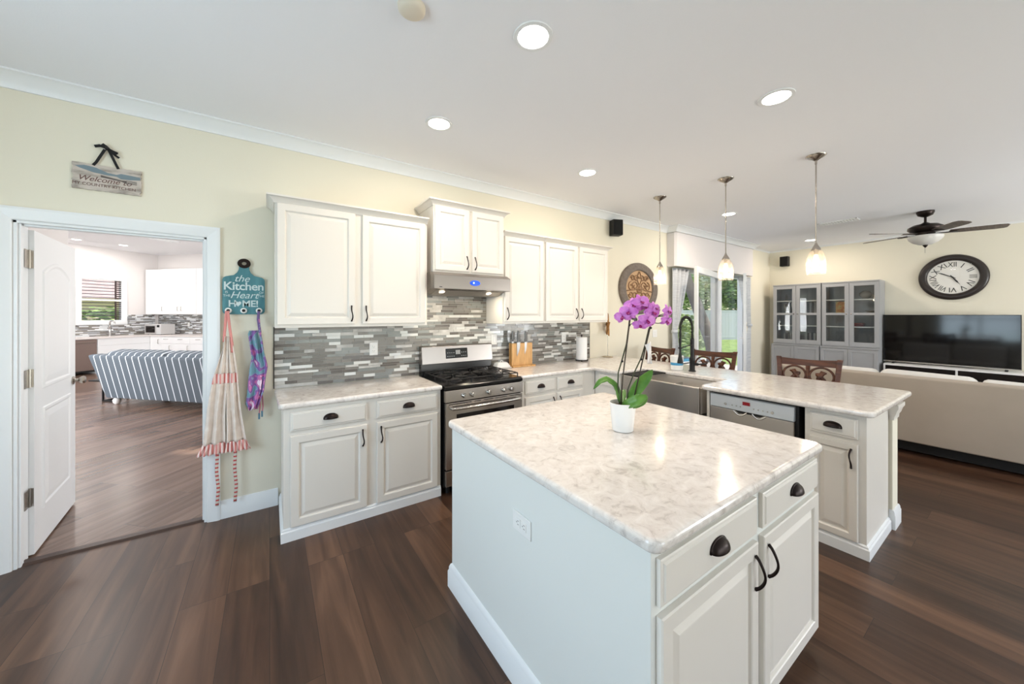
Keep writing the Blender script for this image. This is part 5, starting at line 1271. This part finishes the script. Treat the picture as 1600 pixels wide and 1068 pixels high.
for x in (.12, sl - .12):
    for y in (.07, .82): MB().lathe([(.028, 0), (.05, .03), (.055, .075), (.035, .10), (.05, .116)], 16, (x, y, 0)).build('leg', M['white'], t, smooth=50)
t = thing('side_table', 'thin black metal c-shaped side table beside the striped sofa', 'side table', at(-8.08, 4.72), RF)
bm = M['blackm']
mb = MB(); r_ = .011
def sq(a, b): mb.box(min(a[0], b[0]) - r_, max(a[0], b[0]) + r_, min(a[1], b[1]) - r_, max(a[1], b[1]) + r_, min(a[2], b[2]) - r_, max(a[2], b[2]) + r_)
sq((0, 0, .012), (.32, 0, .012)); sq((0, .34, .012), (.32, .34, .012)); sq((0, 0, .012), (0, .34, .012)); sq((0, 0, .012), (0, 0, .56)); sq((0, .34, .012), (0, .34, .56)); sq((0, 0, .56), (0, .34, .56)); mb.build('frame', bm, t)
MB().box(-.30, .05, -.02, .36, .335, .36).build('lower_shelf', bm, t)
MB().box(-.02, .06, -.02, .36, .572, .592).build('table_top', bm, t)

# ------------------------------------------------------------------ garden
def outdoors():
    lawn = ramp_mat('lawn', [(.3, (104, 128, 62)), (.7, (150, 170, 92))], 3, .95, detail=8)
    struct(MB().prism([(-40, -40), (60, -40), (60, 60), (-40, 60)], -.5, -.12).build('ground', lawn))
    struct(MB().box(5.2, 11.5, WY + .13, 6.2, -.119, -.02).build('patio', mat('patio pavers', (196, 186, 174), .8, var=.08, vscale=3)))
    t = thing('swimming_pool', 'blue swimming pool beyond the patio doors', 'pool', (0, 0, 0)); t['kind'] = 'structure'
    MB().box(7.6, 12.2, 6.35, 9.2, -.119, -.06).build('pool_water', mat('pool water', (62, 150, 196), .06), t)
    mb = MB(); mb.box(7.3, 12.5, 6.05, 6.35, -.119, -.02); mb.box(7.3, 12.5, 9.2, 9.5, -.119, -.02); mb.box(7.3, 7.6, 6.35, 9.2, -.119, -.02); mb.box(12.2, 12.5, 6.35, 9.2, -.119, -.02); mb.build('pool_coping', mat('coping', (214, 206, 196), .7), t)
    fm = mat('pale vinyl fence', (206, 204, 204), .6)
    t = thing('garden_fence', 'pale grey vinyl garden fence behind the trees', 'fence', (0, 0, 0)); t['kind'] = 'thing'
    P0, P1 = Vector((10.0, 18.8)), Vector((31.0, 7.4)); d = P1 - P0; ln = d.length; n = 11; ang = math.atan2(d.y, d.x); Mx = Matrix.Translation((P0.x, P0.y, 0)) @ Matrix.Rotation(ang, 4, 'Z')
    mb = MB(); mb.M = Mx
    k = 0.0
    while k < ln: mb.box(k, min(k + .195, ln), -.02, .02, -.12, 1.70); k += .2
    mb.box(0, ln, -.03, .03, 1.68, 1.76); mb.box(0, ln, -.03, .03, 0, .1); mb.build('fence_panel', fm, t)
    for k in range(n + 1):
        mb = MB(); mb.M = Mx; x = ln * k / n; mb.box(x - .07, x + .07, -.09, .09, -.12, 1.80); mb.prism([(x - .09, 1.80), (x + .09, 1.80), (x, 1.88)], -.09, .09, 'xz'); mb.build('post', fm, t)
    lv = [ramp_mat('tree leaves', [(.3, (118, 146, 78)), (.7, (184, 202, 132))], .9, .7), ramp_mat('pale leaves', [(.3, (160, 178, 118)), (.7, (226, 230, 186))], .9, .7)]
    bark = ramp_mat('grey bark', [(.3, (112, 98, 92)), (.7, (160, 146, 138))], 3, .9, (1, 1, .3), 6)
    def crown(blobs, n, size, m, name, parent, seed):
        rd = random.Random(seed); mb = MB(); tot = sum(b[3] ** 2 for b in blobs)
        for bx, by, bz, br in blobs:
            for _ in range(int(n * br * br / tot)):
                v = Vector((rd.gauss(0, 1), rd.gauss(0, 1), rd.gauss(0, 1))).normalized() * br * rd.uniform(.55, 1.08) ** .6
                c = Vector((bx, by, bz)) + Vector((v.x, v.y, v.z * .8)); q = Matrix.Rotation(rd.random() * 6.3, 3, 'Z') @ Matrix.Rotation(rd.uniform(-1.2, 1.2), 3, 'X')
                s = size * rd.uniform(.6, 1.3); mb.add([c + q @ Vector(p) for p in ((-s, 0, 0), (0, -s * .45, .0), (s, 0, 0), (0, s * .45, s * .1))], [(0, 1, 2, 3)])
        return mb.build(name, m, parent)
    def tree(name, label, x, y, trunk, tr, blobs, mi, seed, n=2600, size=.13, group=None):
        t = thing(name, label, 'tree' if trunk else 'shrub', (x, y, -.12), 0, group)
        if trunk: MB().tube(resample(trunk, 16), [tr * (1.25 - .6 * k / 16) for k in range(17)], 12).build('trunk', bark, t, smooth=180)
        crown(blobs, n, size, lv[mi], 'foliage', t, seed); return t
    def px(pxl, depth):   # point at a picture column and depth
        l = (pxl - 800) / 557 * depth; return (math.cos(YAW) * depth + math.sin(YAW) * l, math.sin(YAW) * depth - math.cos(YAW) * l)
    x, y = px(1116, 11.5)
    tree('leaning_tree', 'grey trunked leaning tree in the garden seen through the middle pane', x, y, [(0, 0, 0), (-.05, .05, .7), (-.32, .28, 1.6), (-.62, .5, 2.6), (-.9, .8, 4.2)], .17, [(-1.2, 1.0, 4.4, 1.2), (-.3, .4, 4.0, 1.0), (-1.8, 1.6, 3.7, .9), (.6, -.4, 4.2, 1.0)], 0, 1, 2600)
    for i, (p, d, h, s, mi, lab) in enumerate(((1048, 27, 3.2, 1.6, 0, 'green tree crown above the fence behind the left curtain'), (1104, 33, 3.8, 2.2, 1, 'pale green tree crown above the fence behind the leaning trunk'), (1160, 27, 3.2, 1.6, 0, 'green tree crown above the fence behind the right door leaf'))):
        x, y = px(p, d); tree('garden_tree', lab, x, y, [(0, 0, 0), (.05, 0, 1.2), (0, .1, h)], .14, [(0, 0, h, s), (s * .5, -s * .4, h + .4, s * .8), (-s * .5, s * .4, h + .3, s * .8), (0, 0, h + s * .8, s * .8), (0, 0, h - s * .8, s * .8)], mi, 20 + i, 4200, .2, 'trees along the garden fence')
    for i, (p, d, s, lab) in enumerate(((1062, 13, .55, 'pale sunlit shrub beside the left curtain'), (1090, 16, .5, 'pale sunlit shrub behind the leaning trunk'))):
        x, y = px(p, d); tree('garden_shrub', lab, x, y, None, 0, [(0, 0, .5, s), (.3, -.2, .9, s * .8), (-.3, .2, 1.1, s * .7), (0, 0, 1.4, s * .6)], 1, 40 + i, 1600, .09)
    t = thing('neighbour_house', 'cream neighbouring house with brown shingle roof outside the shuttered window', 'building', at(-19, 3.0, -.12), RL)
    MB().box(-7, 14, 0, 5, 0, 2.3).build('house_wall', mat('cream stucco', (214, 198, 168), .9), t)
    MB().prism([(-.6, 2.25), (5, 5.2), (10, 2.4), (10, 2.25)], -7.5, 14.5, 'yz').build('roof', ramp_mat('brown shingles', [(.3, (150, 132, 124)), (.7, (190, 172, 164))], 2.2, .9, (1, 6, 6), 6), t)
    x, y = E2(-14.4, 7.4); tree('window_shrub', 'green shrub outside the shuttered window', x, y, None, 0, [(0, 0, .9, .8), (.7, .7, 1.2, .8), (-.7, -.7, 1.0, .8)], 0, 60, 1800, .12)
outdoors()
